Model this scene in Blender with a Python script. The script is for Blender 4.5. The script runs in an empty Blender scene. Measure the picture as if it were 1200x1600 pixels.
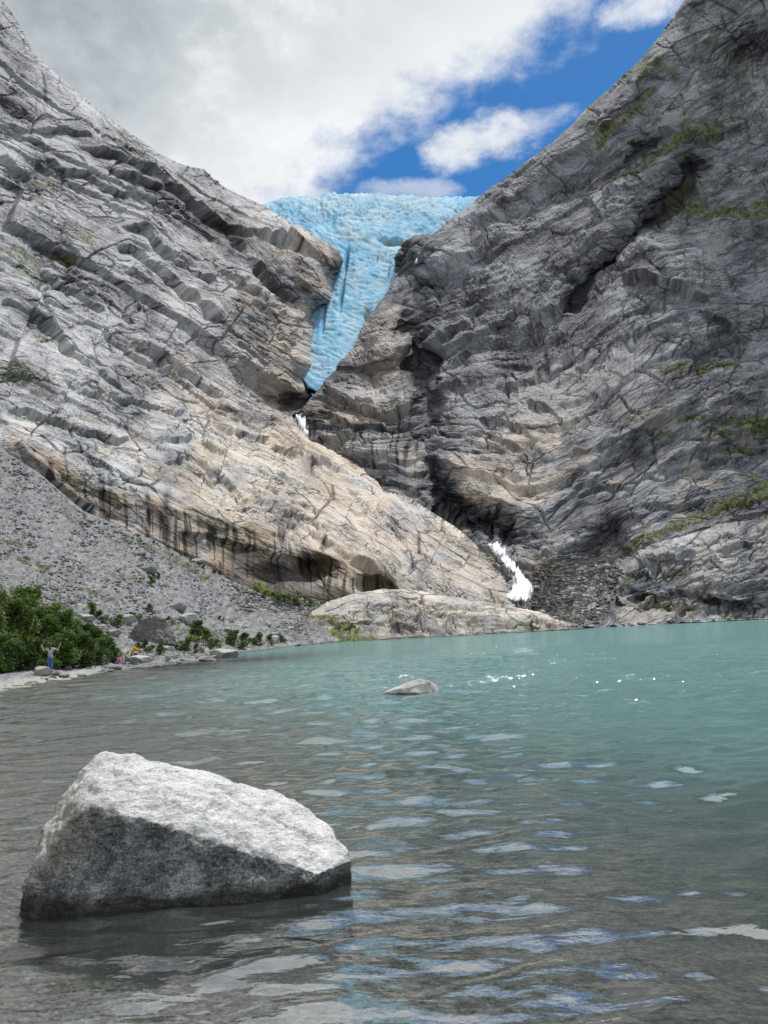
import bpy, bmesh, math, random
import numpy as np
from mathutils import Vector, Matrix

SC = bpy.context.scene
COL = SC.collection
R = math.radians
random.seed(7)

# ------------------------------------------------------------------ camera
CAM_H = 1.9
ROLL = math.atan(0.045)
PITCH = math.atan(0.154)
cR, sR, cP, sP = math.cos(ROLL), math.sin(ROLL), math.cos(PITCH), math.sin(PITCH)

def rays(u, v):
    """photo pixel (1200 x 1600) -> world direction with unit depth along the lens axis"""
    u = np.asarray(u, float); v = np.asarray(v, float)
    xc = (u - 600) / 1200.0; yc = (800 - v) / 1200.0
    a = xc * cR + yc * sR; b = -xc * sR + yc * cR
    return a, cP - b * sP, sP + b * cP

def at(u, v, Y):
    x, y, z = rays(u, v)
    k = np.asarray(Y, float) / y
    return np.stack([x * k, y * k, z * k + CAM_H], -1)

def water_Y(u, v):
    x, y, z = rays(u, v)
    return float(y * CAM_H / max(-z, 1e-4))

def on_water(u, v, z=0.0):
    x, y, zz = rays(u, v)
    k = (z - CAM_H) / zz
    return Vector((float(x * k), float(y * k), z))

cam_d = bpy.data.cameras.new('camera'); cam = bpy.data.objects.new('camera', cam_d)
COL.objects.link(cam); SC.camera = cam
cam_d.sensor_fit = 'VERTICAL'; cam_d.sensor_height = 36.0; cam_d.sensor_width = 27.0
cam_d.lens = 27.0; cam_d.clip_start = 0.1; cam_d.clip_end = 20000
up = Vector((0, -sP, cP)); rt = Vector((1, 0, 0)); fw = Vector((0, cP, sP))
cx = rt * cR - up * sR; cy = rt * sR + up * cR
m = Matrix((cx, cy, -fw)).transposed().to_4x4(); m.translation = (0, 0, CAM_H)
cam.matrix_world = m

# ------------------------------------------------------------------ light
SUN_EL, SUN_AZ = 62, 24          # azimuth: degrees to the right of straight ahead
sun_d = bpy.data.lights.new('sun', 'SUN'); sun = bpy.data.objects.new('sun', sun_d); COL.objects.link(sun)
sun_d.energy = 4.8; sun_d.angle = R(5); sun_d.color = (1.0, 0.975, 0.94)
sd_ = Vector((math.sin(R(SUN_AZ)) * math.cos(R(SUN_EL)), math.cos(R(SUN_AZ)) * math.cos(R(SUN_EL)), math.sin(R(SUN_EL))))
sun.rotation_euler = sd_.to_track_quat('Z', 'Y').to_euler()
sun.location = (200, 300, 1500)
SC.view_settings.view_transform = 'Standard'; SC.view_settings.look = 'None'
SC.view_settings.exposure = 0.06; SC.view_settings.gamma = 1.0
SC.view_settings.use_curve_mapping = False

class NT:
    """tiny node-tree writer"""
    flat = False          # True: textures run over a 2-D surface map
    def __init__(s, tree): s.t = tree; s.n = tree.nodes; s.l = tree.links
    def new(s, typ, **kw):
        n = s.n.new(typ)
        for k, v in kw.items(): setattr(n, k, v)
        return n
    def put(s, sock, val):
        if isinstance(val, bpy.types.NodeSocket): s.l.new(val, sock)
        elif isinstance(val, (tuple, list)) and len(val) == 3 and sock.type == 'RGBA': sock.default_value = (*val, 1)
        else: sock.default_value = val
    def math(s, op, a, b=None, c=None, clamp=False):
        n = s.new('ShaderNodeMath', operation=op); n.use_clamp = clamp
        for i, q in enumerate((a, b, c)):
            if q is not None: s.put(n.inputs[i], q)
        return n.outputs[0]
    def vmath(s, op, a, b=None, out=0):
        n = s.new('ShaderNodeVectorMath', operation=op)
        s.put(n.inputs[0], a)
        if b is not None:
            s.put(n.inputs[3 if op == 'SCALE' else 1], b)
        return n.outputs[1 if op in ('DOT_PRODUCT', 'LENGTH') else 0]
    def mix(s, f, a, b, mode='MIX'):
        n = s.new('ShaderNodeMix', data_type='RGBA', blend_type=mode)
        s.put(n.inputs[0], f); s.put(n.inputs[6], a); s.put(n.inputs[7], b)
        return n.outputs[2]
    def noise(s, vec, scale, detail=6, rough=0.55, out=0, dist=0.0):
        n = s.new('ShaderNodeTexNoise'); n.inputs['Scale'].default_value = scale
        n.inputs['Detail'].default_value = detail; n.inputs['Roughness'].default_value = rough
        n.inputs['Distortion'].default_value = dist
        if vec is not None: s.l.new(vec, n.inputs['Vector'])
        if s.flat: n.noise_dimensions = '2D'
        return n.outputs[out]
    def vor(s, vec, scale, feat='F1', out='Distance'):
        n = s.new('ShaderNodeTexVoronoi', feature=feat); n.inputs['Scale'].default_value = scale
        if s.flat: n.voronoi_dimensions = '2D'
        s.l.new(vec, n.inputs['Vector']); return n.outputs[out]
    def ramp(s, f, stops, interp='LINEAR'):
        n = s.new('ShaderNodeValToRGB'); cr = n.color_ramp; cr.interpolation = interp
        while len(cr.elements) < len(stops): cr.elements.new(0.5)
        for e, (p, c) in zip(cr.elements, stops):
            e.position = p; e.color = (*c, 1) if isinstance(c, (tuple, list)) else (c, c, c, 1)
        s.put(n.inputs[0], f); return n.outputs[0]
    def sstep(s, f, a, b):
        n = s.new('ShaderNodeMapRange', interpolation_type='SMOOTHSTEP')
        s.put(n.inputs[0], f); n.inputs[1].default_value = a; n.inputs[2].default_value = b
        return n.outputs[0]
    def attr(s, name, out=2):
        n = s.new('ShaderNodeAttribute', attribute_name=name); return n.outputs[out]
    def mapping(s, vec, scale, rot=(0, 0, 0), loc=(0, 0, 0)):
        n = s.new('ShaderNodeMapping'); n.inputs['Scale'].default_value = scale
        n.inputs['Rotation'].default_value = rot; n.inputs['Location'].default_value = loc
        s.l.new(vec, n.inputs['Vector']); return n.outputs[0]

def pix_dir(u, v):
    return Vector([float(q) for q in rays(u, v)]).normalized()

# sky: Nishita blue with a broken deck of cloud, given by direction
W = bpy.data.worlds.new('World'); SC.world = W; W.use_nodes = True
g = NT(W.node_tree); g.n.clear()
sky = g.new('ShaderNodeTexSky', sky_type='NISHITA'); sky.sun_disc = False
sky.sun_elevation = R(SUN_EL); sky.sun_rotation = R(SUN_AZ); sky.altitude = 300; sky.air_density = 1.0; sky.dust_density = 0.15; sky.ozone_density = 3.0
tc = g.new('ShaderNodeTexCoord').outputs['Generated']
dirn = g.vmath('NORMALIZE', tc)
sep = g.new('ShaderNodeSeparateXYZ'); g.l.new(dirn, sep.inputs[0])
zz = g.math('ADD', g.math('MAXIMUM', sep.outputs[2], 0.0), 0.22)
flat = g.new('ShaderNodeCombineXYZ')
g.l.new(g.math('DIVIDE', sep.outputs[0], zz), flat.inputs[0]); g.l.new(g.math('DIVIDE', sep.outputs[1], zz), flat.inputs[1])
flat = flat.outputs[0]
# the rift in the deck lies along a great circle from over the glacier to the upper right
nrm = pix_dir(825, -20).cross(pix_dir(440, 285)).normalized()
if nrm.dot(pix_dir(1000, 150)) < 0: nrm = -nrm
t_ = g.vmath('DOT_PRODUCT', dirn, tuple(nrm))
n1 = g.noise(flat, 2.6, 8, 0.6, dist=0.35); n2 = g.noise(flat, 9.0, 6, 0.62)
nn = g.math('ADD', g.math('MULTIPLY', g.math('SUBTRACT', n1, 0.5), 0.28), g.math('MULTIPLY', g.math('SUBTRACT', n2, 0.5), 0.16))
tt = g.math('ADD', t_, nn)
rift = g.math('MULTIPLY', g.sstep(tt, -0.015, 0.075), g.math('SUBTRACT', 1.0, g.sstep(tt, 0.50, 0.72)))
def puff(u, v, ru, rv, tilt, amp):
    """a loose cumulus inside the rift"""
    c = pix_dir(u, v); e1 = pix_dir(u + 100, v + 100 * tilt) - c; e1 = (e1 - c * e1.dot(c)).normalized(); e2 = c.cross(e1)
    a = g.math('DIVIDE', g.vmath('DOT_PRODUCT', dirn, tuple(e1)), ru / 1200); b = g.math('DIVIDE', g.vmath('DOT_PRODUCT', dirn, tuple(e2)), rv / 1200)
    f = g.vmath('DOT_PRODUCT', dirn, tuple(c))
    r2 = g.math('ADD', g.math('MULTIPLY', a, a), g.math('MULTIPLY', b, b))
    k = g.math('SUBTRACT', 1.0, g.math('ADD', r2, g.math('MULTIPLY', g.math('SUBTRACT', g.noise(flat, 13.0, 8, 0.66), 0.5), 3.6)))
    return g.math('MULTIPLY', g.sstep(k, -0.35, 1.15), g.math('MULTIPLY', amp, g.math('GREATER_THAN', f, 0.2)))
cloud = g.math('SUBTRACT', 1.0, rift)
for a in ((745, 222, 82, 36, -0.22, 0.92), (835, 190, 60, 18, -0.25, 0.55), (1010, 4, 70, 24, -0.2, 0.8), (640, 296, 80, 16, 0.0, 0.5)):
    cloud = g.math('MAXIMUM', cloud, puff(*a))
c1 = g.noise(g.mapping(flat, (1, 1, 1), loc=(3.7, 1.2, 0)), 2.3, 6, 0.55); c2 = g.noise(flat, 6.0, 7, 0.62)
cs = g.math('ADD', g.math('MULTIPLY', c1, 0.7), g.math('MULTIPLY', c2, 0.3))
ccol = g.ramp(cs, [(0.42, (0.36, 0.41, 0.45)), (0.50, (0.54, 0.585, 0.615)), (0.555, (0.80, 0.83, 0.85)), (0.62, (1.0, 1.0, 1.0))])
edge = g.math('MULTIPLY', cloud, g.math('SUBTRACT', 1.0, cloud))
ccol = g.mix(g.math('MULTIPLY', g.sstep(t_, -0.22, 0.02), 0.8), ccol, (0.92, 0.94, 0.96))
hz = g.math('SUBTRACT', 1.0, g.sstep(sep.outputs[2], 0.30, 0.52))
ccol = g.mix(g.math('MULTIPLY', hz, 0.55), ccol, (0.95, 0.97, 0.98))
bg1 = g.new('ShaderNodeBackground'); bg2 = g.new('ShaderNodeBackground'); mixb = g.new('ShaderNodeMixShader'); outw = g.new('ShaderNodeOutputWorld')
hs = g.new('ShaderNodeHueSaturation'); hs.inputs['Saturation'].default_value = 1.34; g.l.new(sky.outputs[0], hs.inputs['Color'])
g.l.new(hs.outputs[0], bg1.inputs[0]); bg1.inputs[1].default_value = 0.105
g.l.new(ccol, bg2.inputs[0]); bg2.inputs[1].default_value = 1.0
g.l.new(cloud, mixb.inputs[0]); g.l.new(bg1.outputs[0], mixb.inputs[1]); g.l.new(bg2.outputs[0], mixb.inputs[2]); g.l.new(mixb.outputs[0], outw.inputs[0])

SC.cycles.use_denoising = True
SC.cycles.max_bounces = 5; SC.cycles.diffuse_bounces = 2; SC.cycles.glossy_bounces = 2; SC.cycles.transparent_max_bounces = 8
SC.cycles.caustics_reflective = False; SC.cycles.caustics_refractive = False

# ------------------------------------------------------------------ numpy noise
from concurrent.futures import ThreadPoolExecutor
F32 = np.float32
_rs = np.random.RandomState(11)
_PT = np.concatenate([_rs.permutation(1024)] * 2).astype(np.int32)
_GA = _rs.rand(1024).astype(F32); _GX = np.cos(_GA * 6.2831853).astype(F32); _GY = np.sin(_GA * 6.2831853).astype(F32)
def _idx(xi, yi, seed): return _PT[_PT[(xi + seed * 131) & 1023] + ((yi + seed * 29) & 1023)]
def rnd(ix, iy, seed): return _GA[_idx(np.asarray(ix).astype(np.int32), np.asarray(iy).astype(np.int32), seed)]
def perlin(x, y, seed=0):
    x = np.asarray(x, F32); y = np.asarray(y, F32)
    xf = np.floor(x); yf = np.floor(y); fx = x - xf; fy = y - yf; xi = xf.astype(np.int32); yi = yf.astype(np.int32)
    p0 = _PT[(xi + seed * 131) & 1023]; p1 = _PT[(xi + 1 + seed * 131) & 1023]; y0 = (yi + seed * 29) & 1023; y1 = (yi + 1 + seed * 29) & 1023
    i00 = _PT[p0 + y0]; i10 = _PT[p1 + y0]; i01 = _PT[p0 + y1]; i11 = _PT[p1 + y1]
    u = fx * fx * fx * (fx * (fx * 6 - 15) + 10); v = fy * fy * fy * (fy * (fy * 6 - 15) + 10); gx = fx - 1; gy = fy - 1
    a = _GX[i00] * fx + _GY[i00] * fy; b = _GX[i10] * gx + _GY[i10] * fy; c = _GX[i01] * fx + _GY[i01] * gy; d = _GX[i11] * gx + _GY[i11] * gy
    a = a + u * (b - a); c = c + u * (d - c)
    return 1.5 * (a + v * (c - a))
def fbm(x, y, seed=0, oct=4, gain=0.5):
    s = 0; k = 1
    for o in range(oct):
        s = s + k * perlin(x * 2 ** o, y * 2 ** o, seed + 31 * o); k *= gain
    return s
def ridged(x, y, seed=0, oct=3):
    s = 0; k = 1
    for o in range(oct):
        s = s + k * (1 - 2 * np.abs(perlin(x * 2 ** o, y * 2 ** o, seed + 17 * o))); k *= 0.5
    return s
def worley(x, y, seed=0, jit=0.9):
    x = np.asarray(x, F32); y = np.asarray(y, F32); xi = np.floor(x); yi = np.floor(y)
    f1 = np.full(x.shape, 9.0, F32); f2 = np.full(x.shape, 9.0, F32); cid = np.zeros(x.shape, F32)
    for ox in (-1, 0, 1):
        for oy in (-1, 0, 1):
            cxx = xi + ox; cyy = yi + oy
            k = _idx(cxx.astype(np.int32), cyy.astype(np.int32), seed)
            d = (cxx + 0.5 + jit * (_GA[k] - 0.5) - x) ** 2 + (cyy + 0.5 + jit * (_GA[(k + 517) & 1023] - 0.5) - y) ** 2
            nf = d < f1
            f2 = np.where(nf, f1, np.minimum(f2, d)); cid = np.where(nf, _GA[(k + 211) & 1023], cid); f1 = np.where(nf, d, f1)
    return np.sqrt(f1), np.sqrt(f2), cid
def chunked(fn, *arrs):
    """run a pointwise function over flat arrays in cache-sized pieces on all cores"""
    n = len(arrs[0]); cuts = list(range(0, n, 16384)) + [n]
    with ThreadPoolExecutor(4) as ex:
        res = list(ex.map(lambda i: fn(*[q[cuts[i]:cuts[i + 1]] for q in arrs]), range(len(cuts) - 1)))
    if isinstance(res[0], dict): return {k: np.concatenate([r[k] for r in res]) for k in res[0]}
    if isinstance(res[0], (tuple, list)): return tuple(np.concatenate([r[k] for r in res]) for k in range(len(res[0])))
    return np.concatenate(res)
def sstep(a, b, x):
    t = np.clip((x - a) / (b - a), 0, 1); return t * t * (3 - 2 * t)

def rbf(ctrl):
    c = np.array(ctrl, float); P = c[:, :2] / 400.0; n = len(P)
    def phi(r2): return 0.5 * r2 * np.log(r2 + 1e-9)
    K = phi(((P[:, None] - P[None]) ** 2).sum(-1)) + np.eye(n) * 0.004
    A = np.zeros((n + 3, n + 3)); A[:n, :n] = K; A[:n, n] = 1; A[:n, n + 1:] = P; A[n, :n] = 1; A[n + 1:, :n] = P.T
    s = np.linalg.solve(A, np.concatenate([c[:, 2], np.zeros(3)]))
    def f(u, v):
        u = u / 400.0; v = v / 400.0
        r = s[n] + s[n + 1] * u + s[n + 2] * v
        for i in range(n): r = r + s[i] * phi((u - P[i, 0]) ** 2 + (v - P[i, 1]) ** 2)
        return r
    return f

def strike(bbox, ctrl, n=36):
    """coordinates along (s) and across (w) the rock's grain, from sparse grain slopes (dv/du)"""
    u0, v0, u1, v1 = bbox; f = rbf([(a, b, math.atan(c)) for a, b, c in ctrl])
    us = np.linspace(u0, u1, n); vs = np.linspace(v0, v1, n); U, V = np.meshgrid(us, vs)
    ang = np.clip(f(U, V), -1.3, 1.3); hx = us[1] - us[0]; hy = vs[1] - vs[0]
    idx = np.arange(n * n).reshape(n, n); res = []
    N = np.zeros((n * n, n * n)); ax = (ang[:, :-1] + ang[:, 1:]) / 2; ay = (ang[:-1] + ang[1:]) / 2
    for a, b, hh in ((idx[:, :-1].ravel(), idx[:, 1:].ravel(), hx), (idx[:-1].ravel(), idx[1:].ravel(), hy)):
        k = 1 / hh ** 2
        np.add.at(N, (a, a), k); np.add.at(N, (b, b), k); np.add.at(N, (a, b), -k); np.add.at(N, (b, a), -k)
    N[0, 0] += 1
    for gx, gy in ((np.cos(ax), np.sin(ay)), (-np.sin(ax), np.cos(ay))):
        rhs = np.zeros((n, n)); rhs[:, 1:] += gx / hx; rhs[:, :-1] -= gx / hx; rhs[1:] += gy / hy; rhs[:-1] -= gy / hy
        res.append(np.linalg.solve(N, rhs.ravel()).reshape(n, n))
    def ev(u, v):
        x = np.clip((u - u0) / hx, 0, n - 1.001); y = np.clip((v - v0) / hy, 0, n - 1.001)
        i = x.astype(int); j = y.astype(int); fx = x - i; fy = y - j
        return [(q[j, i] * (1 - fx) + q[j, i + 1] * fx) * (1 - fy) + (q[j + 1, i] * (1 - fx) + q[j + 1, i + 1] * fx) * fy for q in res]
    return ev

def poly_dist(u, v, pts, closed=False):
    """distance, nearest point and signed side (positive = below / right-hand) of a polyline"""
    pts = np.array(pts, float)
    if closed: pts = np.vstack([pts, pts[:1]])
    best = np.full(u.shape, 1e9); bu = u.copy(); bv = v.copy(); sg = np.ones(u.shape); tt = np.zeros(u.shape)
    L = np.hypot(*np.diff(pts, axis=0).T); acc = np.concatenate([[0], np.cumsum(L)])
    for i in range(len(pts) - 1):
        (ax, ay), (bx, by) = pts[i], pts[i + 1]; dx, dy = bx - ax, by - ay
        t = np.clip(((u - ax) * dx + (v - ay) * dy) / (dx * dx + dy * dy + 1e-9), 0, 1)
        qx = ax + t * dx; qy = ay + t * dy; d = np.hypot(u - qx, v - qy); nf = d < best
        best = np.where(nf, d, best); bu = np.where(nf, qx, bu); bv = np.where(nf, qy, bv)
        sg = np.where(nf, np.sign(dx * (v - ay) - dy * (u - ax)), sg); tt = np.where(nf, (acc[i] + t * L[i]) / acc[-1], tt)
    return best, bu, bv, sg, tt

def inside(u, v, poly):
    c = np.zeros(u.shape, bool); n = len(poly)
    for i in range(n):
        (x1, y1), (x2, y2) = poly[i], poly[(i + 1) % n]
        if y1 == y2: continue
        c ^= ((y1 > v) != (y2 > v)) & (u < (x2 - x1) * (v - y1) / (y2 - y1) + x1)
    return c

# ------------------------------------------------------------------ rock relief (photo-pixel units, later scaled to metres)
def slab_steps(s, w, per, stretch, seed, warp=0.34, lip=1.1):
    """overlapping sheets of rock: each swells outward down its face and breaks off in a lip"""
    q = w / per + warp * perlin(s / (per * stretch * 0.9), w / (per * 2.5), seed) + 0.07 * perlin(s / (per * 0.8), w / (per * 0.9), seed + 1)
    c = np.floor(q); f = q - c
    along = s / (per * stretch) + 7.3 * rnd(c, c * 0 + 3, seed + 2)
    a = np.clip(0.55 + 1.1 * perlin(along, c * 5.17 + 0.37, seed + 3), 0, 1.4); e = np.clip(2.6 / per, 0.05, 0.35)
    b = np.floor(along * 1.7); fb = along * 1.7 - b
    blk = (rnd(c, b, seed + 4) - 0.5) * 0.7
    b2 = np.floor(along * 1.7 + 0.5); fb2 = np.abs(fb - 0.5)
    edge = sstep(0, e, f) * sstep(1.0, 1 - e, f)
    return 0.55 * a * f * (1 - sstep(1 - e, 1, f)) + 2.0 * blk * edge - 0.2 * a
def cracks(s, w, per, stretch, seed, width=0.09):
    x = s / (per * stretch) + 0.35 * perlin(s / per, w / per, seed + 7); y = w / per + 0.35 * perlin(s / per + 9, w / per, seed + 8)
    f1, f2, cid = worley(x, y, seed)
    gate = sstep(-0.25, 0.35, perlin(s / (per * stretch * 1.6), w / (per * 1.6), seed + 6))
    return -np.clip(1 - (f2 - f1) / width, 0, 1) * gate + 0.16 * (cid - 0.5)
def ledge(u, v, pts, amp, wa=22, wb=14, jit=5, seed=1):
    """one particular ledge: rock swells to a lip along the line, with an undercut right below it"""
    p = np.array(pts, float)
    if p[-1, 0] < p[0, 0]: p = p[::-1]
    pts = p; x0, y0 = p.min(0) - 90; x1, y1 = p.max(0) + 90
    out = np.zeros(u.shape, F32); mk = (u > x0) & (u < x1) & (v > y0) & (v < y1)
    if not mk.any(): return out
    uu, vv = u[mk], v[mk]
    uj = uu + jit * fbm(uu / 26, vv / 26, seed, 2, 0.4); vj = vv + jit * fbm(uu / 26 + 50, vv / 26, seed, 2, 0.4)
    d, _, _, sg, t = poly_dist(uj, vj, pts)
    taper = sstep(0, 0.12, t) * sstep(1, 0.88, t) * np.clip(0.85 + 0.5 * fbm(uu / 35, vv / 35, seed + 3, 2), 0.25, 1.3)
    dd = d * sg
    k_ = sstep(-1.8, 1.8, dd); h = np.exp(-np.abs(dd) / wa) * (1 - k_) - 0.8 * np.exp(-np.abs(dd) / wb) * k_
    far = sstep(85, 55, d)
    out[mk] = amp * h * taper * far; return out
def valley(u, v, pts, w):
    d, _, _, _, t = poly_dist(u + 9 * fbm(u / 40, v / 40, 77, 3), v + 9 * fbm(u / 40 + 30, v / 40, 78, 3), pts)
    return np.exp(-(d / w) ** 2)
def spots(u, v, lst, seed=5):
    """soft-edged patches; each entry (u, v, ru, rv, slope)"""
    o = np.zeros(u.shape)
    n = fbm(u / 16, v / 12, seed, 4)
    for (a, b, ru, rv, sl) in lst:
        dv = v - b - sl * (u - a)
        r = np.hypot((u - a) / ru, dv / rv) - 0.55 * n
        o = np.maximum(o, sstep(1.15, 0.55, r))
    return o

def mesh_grid(name, P, keep, attrs, uv, mat, smooth=False):
    nv, nu, _ = P.shape
    q = keep[:-1, :-1] & keep[1:, :-1] & keep[:-1, 1:] & keep[1:, 1:]
    jj, ii = np.nonzero(q); a = jj * nu + ii
    F = np.stack([a, a + nu, a + nu + 1, a + 1], -1)
    used = np.zeros(nv * nu, bool); used[F.ravel()] = True
    rem = np.cumsum(used) - 1; F = rem[F]; V = P.reshape(-1, 3)[used]
    me = bpy.data.meshes.new(name); nf = len(F)
    me.vertices.add(len(V)); me.vertices.foreach_set('co', V.astype(np.float32).ravel())
    me.loops.add(nf * 4); me.loops.foreach_set('vertex_index', F.astype(np.int32).ravel())
    me.polygons.add(nf); me.polygons.foreach_set('loop_start', np.arange(nf, dtype=np.int32) * 4)
    me.polygons.foreach_set('use_smooth', np.full(nf, smooth))
    me.update(calc_edges=True)
    for k, val in attrs.items():
        at_ = me.attributes.new(k, 'FLOAT', 'POINT'); at_.data.foreach_set('value', np.clip(np.nan_to_num(val), -50, 50).ravel()[used].astype(np.float32))
    if uv is not None:
        l = me.uv_layers.new(name='grain'); st = np.stack([uv[0].ravel()[used], uv[1].ravel()[used]], -1)
        l.data.foreach_set('uv', st[F.ravel()].astype(np.float32).ravel())
    me.materials.append(mat)
    o = bpy.data.objects.new(name, me); COL.objects.link(o); return o

def squash(Y): return np.where(Y > 160, 160 * (np.maximum(Y, 1) / 160) ** 0.72, Y)
def patch(name, poly, ctrl, step, relief, mat, attrs=None, grain=None, curl=26, round_=(0.05, 14), depth_mod=None, hard=None, sink=0.3, crest=0.3, smooth=False):
    """a piece of terrain: sparse photo pixels with ground distances, smoothly interpolated, then given relief along its normals.
       Past its outline the surface turns away and runs back behind the crest."""
    p = np.array(poly, float); u0, v0 = p.min(0) - curl - step; u1, v1 = p.max(0) + curl + step
    us = np.arange(u0, u1, step); vs = np.arange(v0, v1, step); U, V = np.meshgrid(us, vs); shp = U.shape
    U = U.ravel().astype(F32); V = V.ravel().astype(F32)
    ins = chunked(lambda u, v: inside(u, v, poly), U, V)
    d, bu, bv, _, _ = chunked(lambda u, v: poly_dist(u, v, poly, True), U, V)
    out = np.where(ins, 0, d); keep = out < curl
    Ub = np.where(ins, U, bu); Vb = np.where(ins, V, bv); sd = np.where(ins, d, 0)
    f = rbf([(a, b, math.log(c)) for a, b, c in ctrl])
    def depth(u, v, o, sd):
        Y = squash(np.exp(f(u.astype(float), v.astype(float))))
        if depth_mod is not None: Y = Y * (1 + depth_mod(u, v))
        rr = round_[0] * np.exp(-sd / round_[1])
        if hard is not None: rr = rr * sstep(4, 30, poly_dist(u, v, hard)[0])      # outlines that are contacts, not crests
        return Y * (1 + rr) * (1 + 0.010 * o)
    Y = np.full(U.shape, 100.0); k = np.nonzero(keep)[0]
    Y[k] = chunked(depth, Ub[k], Vb[k], out[k], sd[k])
    P = at(Ub.astype(float), Vb.astype(float), Y); P[:, 2] -= out * sink * Y / 1200
    P = P.reshape(*shp, 3)
    pu = np.gradient(P, axis=1); pv = np.gradient(P, axis=0)
    n = np.cross(pv, pu).reshape(-1, 3); P = P.reshape(-1, 3)
    n = n[k]; n /= np.linalg.norm(n, axis=-1, keepdims=True) + 1e-9
    flip = np.sign(-(n * (P[k] - np.array([0, 0, CAM_H]))).sum(-1)); flip[flip == 0] = 1; n *= flip[:, None]
    uk, vk, sk, ok_ = Ub[k], Vb[k], sd[k], out[k]
    st = chunked(lambda u, v: tuple(q.astype(F32) for q in grain(u, v)), uk, vk) if grain is not None else (uk, vk)
    h = chunked(relief, uk, vk, st[0], st[1], sk) * np.exp(-ok_ / 7.0)
    if hard is not None:
        dh = chunked(lambda u, v: poly_dist(u, v, hard)[0], uk, vk)
        h = h * np.where(dh < sk + 6, sstep(0, 9, dh), crest + (1 - crest) * sstep(0, 34, sk))
    vd = -(P[k] - np.array([0, 0, CAM_H])); vd /= np.linalg.norm(vd, axis=-1, keepdims=True)
    h = h * np.clip(0.5 / np.maximum((n * vd).sum(-1), 0.05), 1.0, 1.8)       # keep relief in proportion to the longer faces of raked walls
    P[k] += n * (h * Y[k] / 1200)[:, None]
    def full(q): r = np.zeros(U.shape, F32); r[k] = q; return r.reshape(shp)
    A = {a: full(q) for a, q in chunked(attrs, uk, vk, st[0], st[1], sk).items()} if attrs else {}
    A['pxm'] = full(Y[k] / 1200)
    return mesh_grid(name, P.reshape(*shp, 3), keep.reshape(shp), A, (full(st[0]) / 100, full(st[1]) / 100), mat, smooth)

def tag(o, label=None, cat=None, group=None, kind=None):
    if label: o['label'] = label
    if cat: o['category'] = cat
    if group: o['group'] = group
    if kind: o['kind'] = kind
    return o
def empty(name, loc=(0, 0, 0), rz=0.0):
    o = bpy.data.objects.new(name, None); COL.objects.link(o); o.location = loc; o.rotation_euler = (0, 0, rz); o.empty_display_size = 0.3
    return o
def mesh_obj(name, verts, faces, mat, parent=None, smooth=True):
    me = bpy.data.meshes.new(name); me.from_pydata([tuple(v) for v in verts], [], faces); me.update()
    if smooth: me.polygons.foreach_set('use_smooth', np.ones(len(me.polygons), bool))
    me.materials.append(mat); o = bpy.data.objects.new(name, me); COL.objects.link(o); o.parent = parent; return o
# ------------------------------------------------------------------ materials
def new_mat(name):
    m = bpy.data.materials.new(name); m.use_nodes = True; g = NT(m.node_tree); g.n.clear()
    out = g.new('ShaderNodeOutputMaterial'); b = g.new('ShaderNodeBsdfPrincipled'); g.l.new(b.outputs[0], out.inputs[0])
    b.inputs['Roughness'].default_value = 0.85; b.inputs['Specular IOR Level'].default_value = 0.12
    return m, g, b, out

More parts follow.
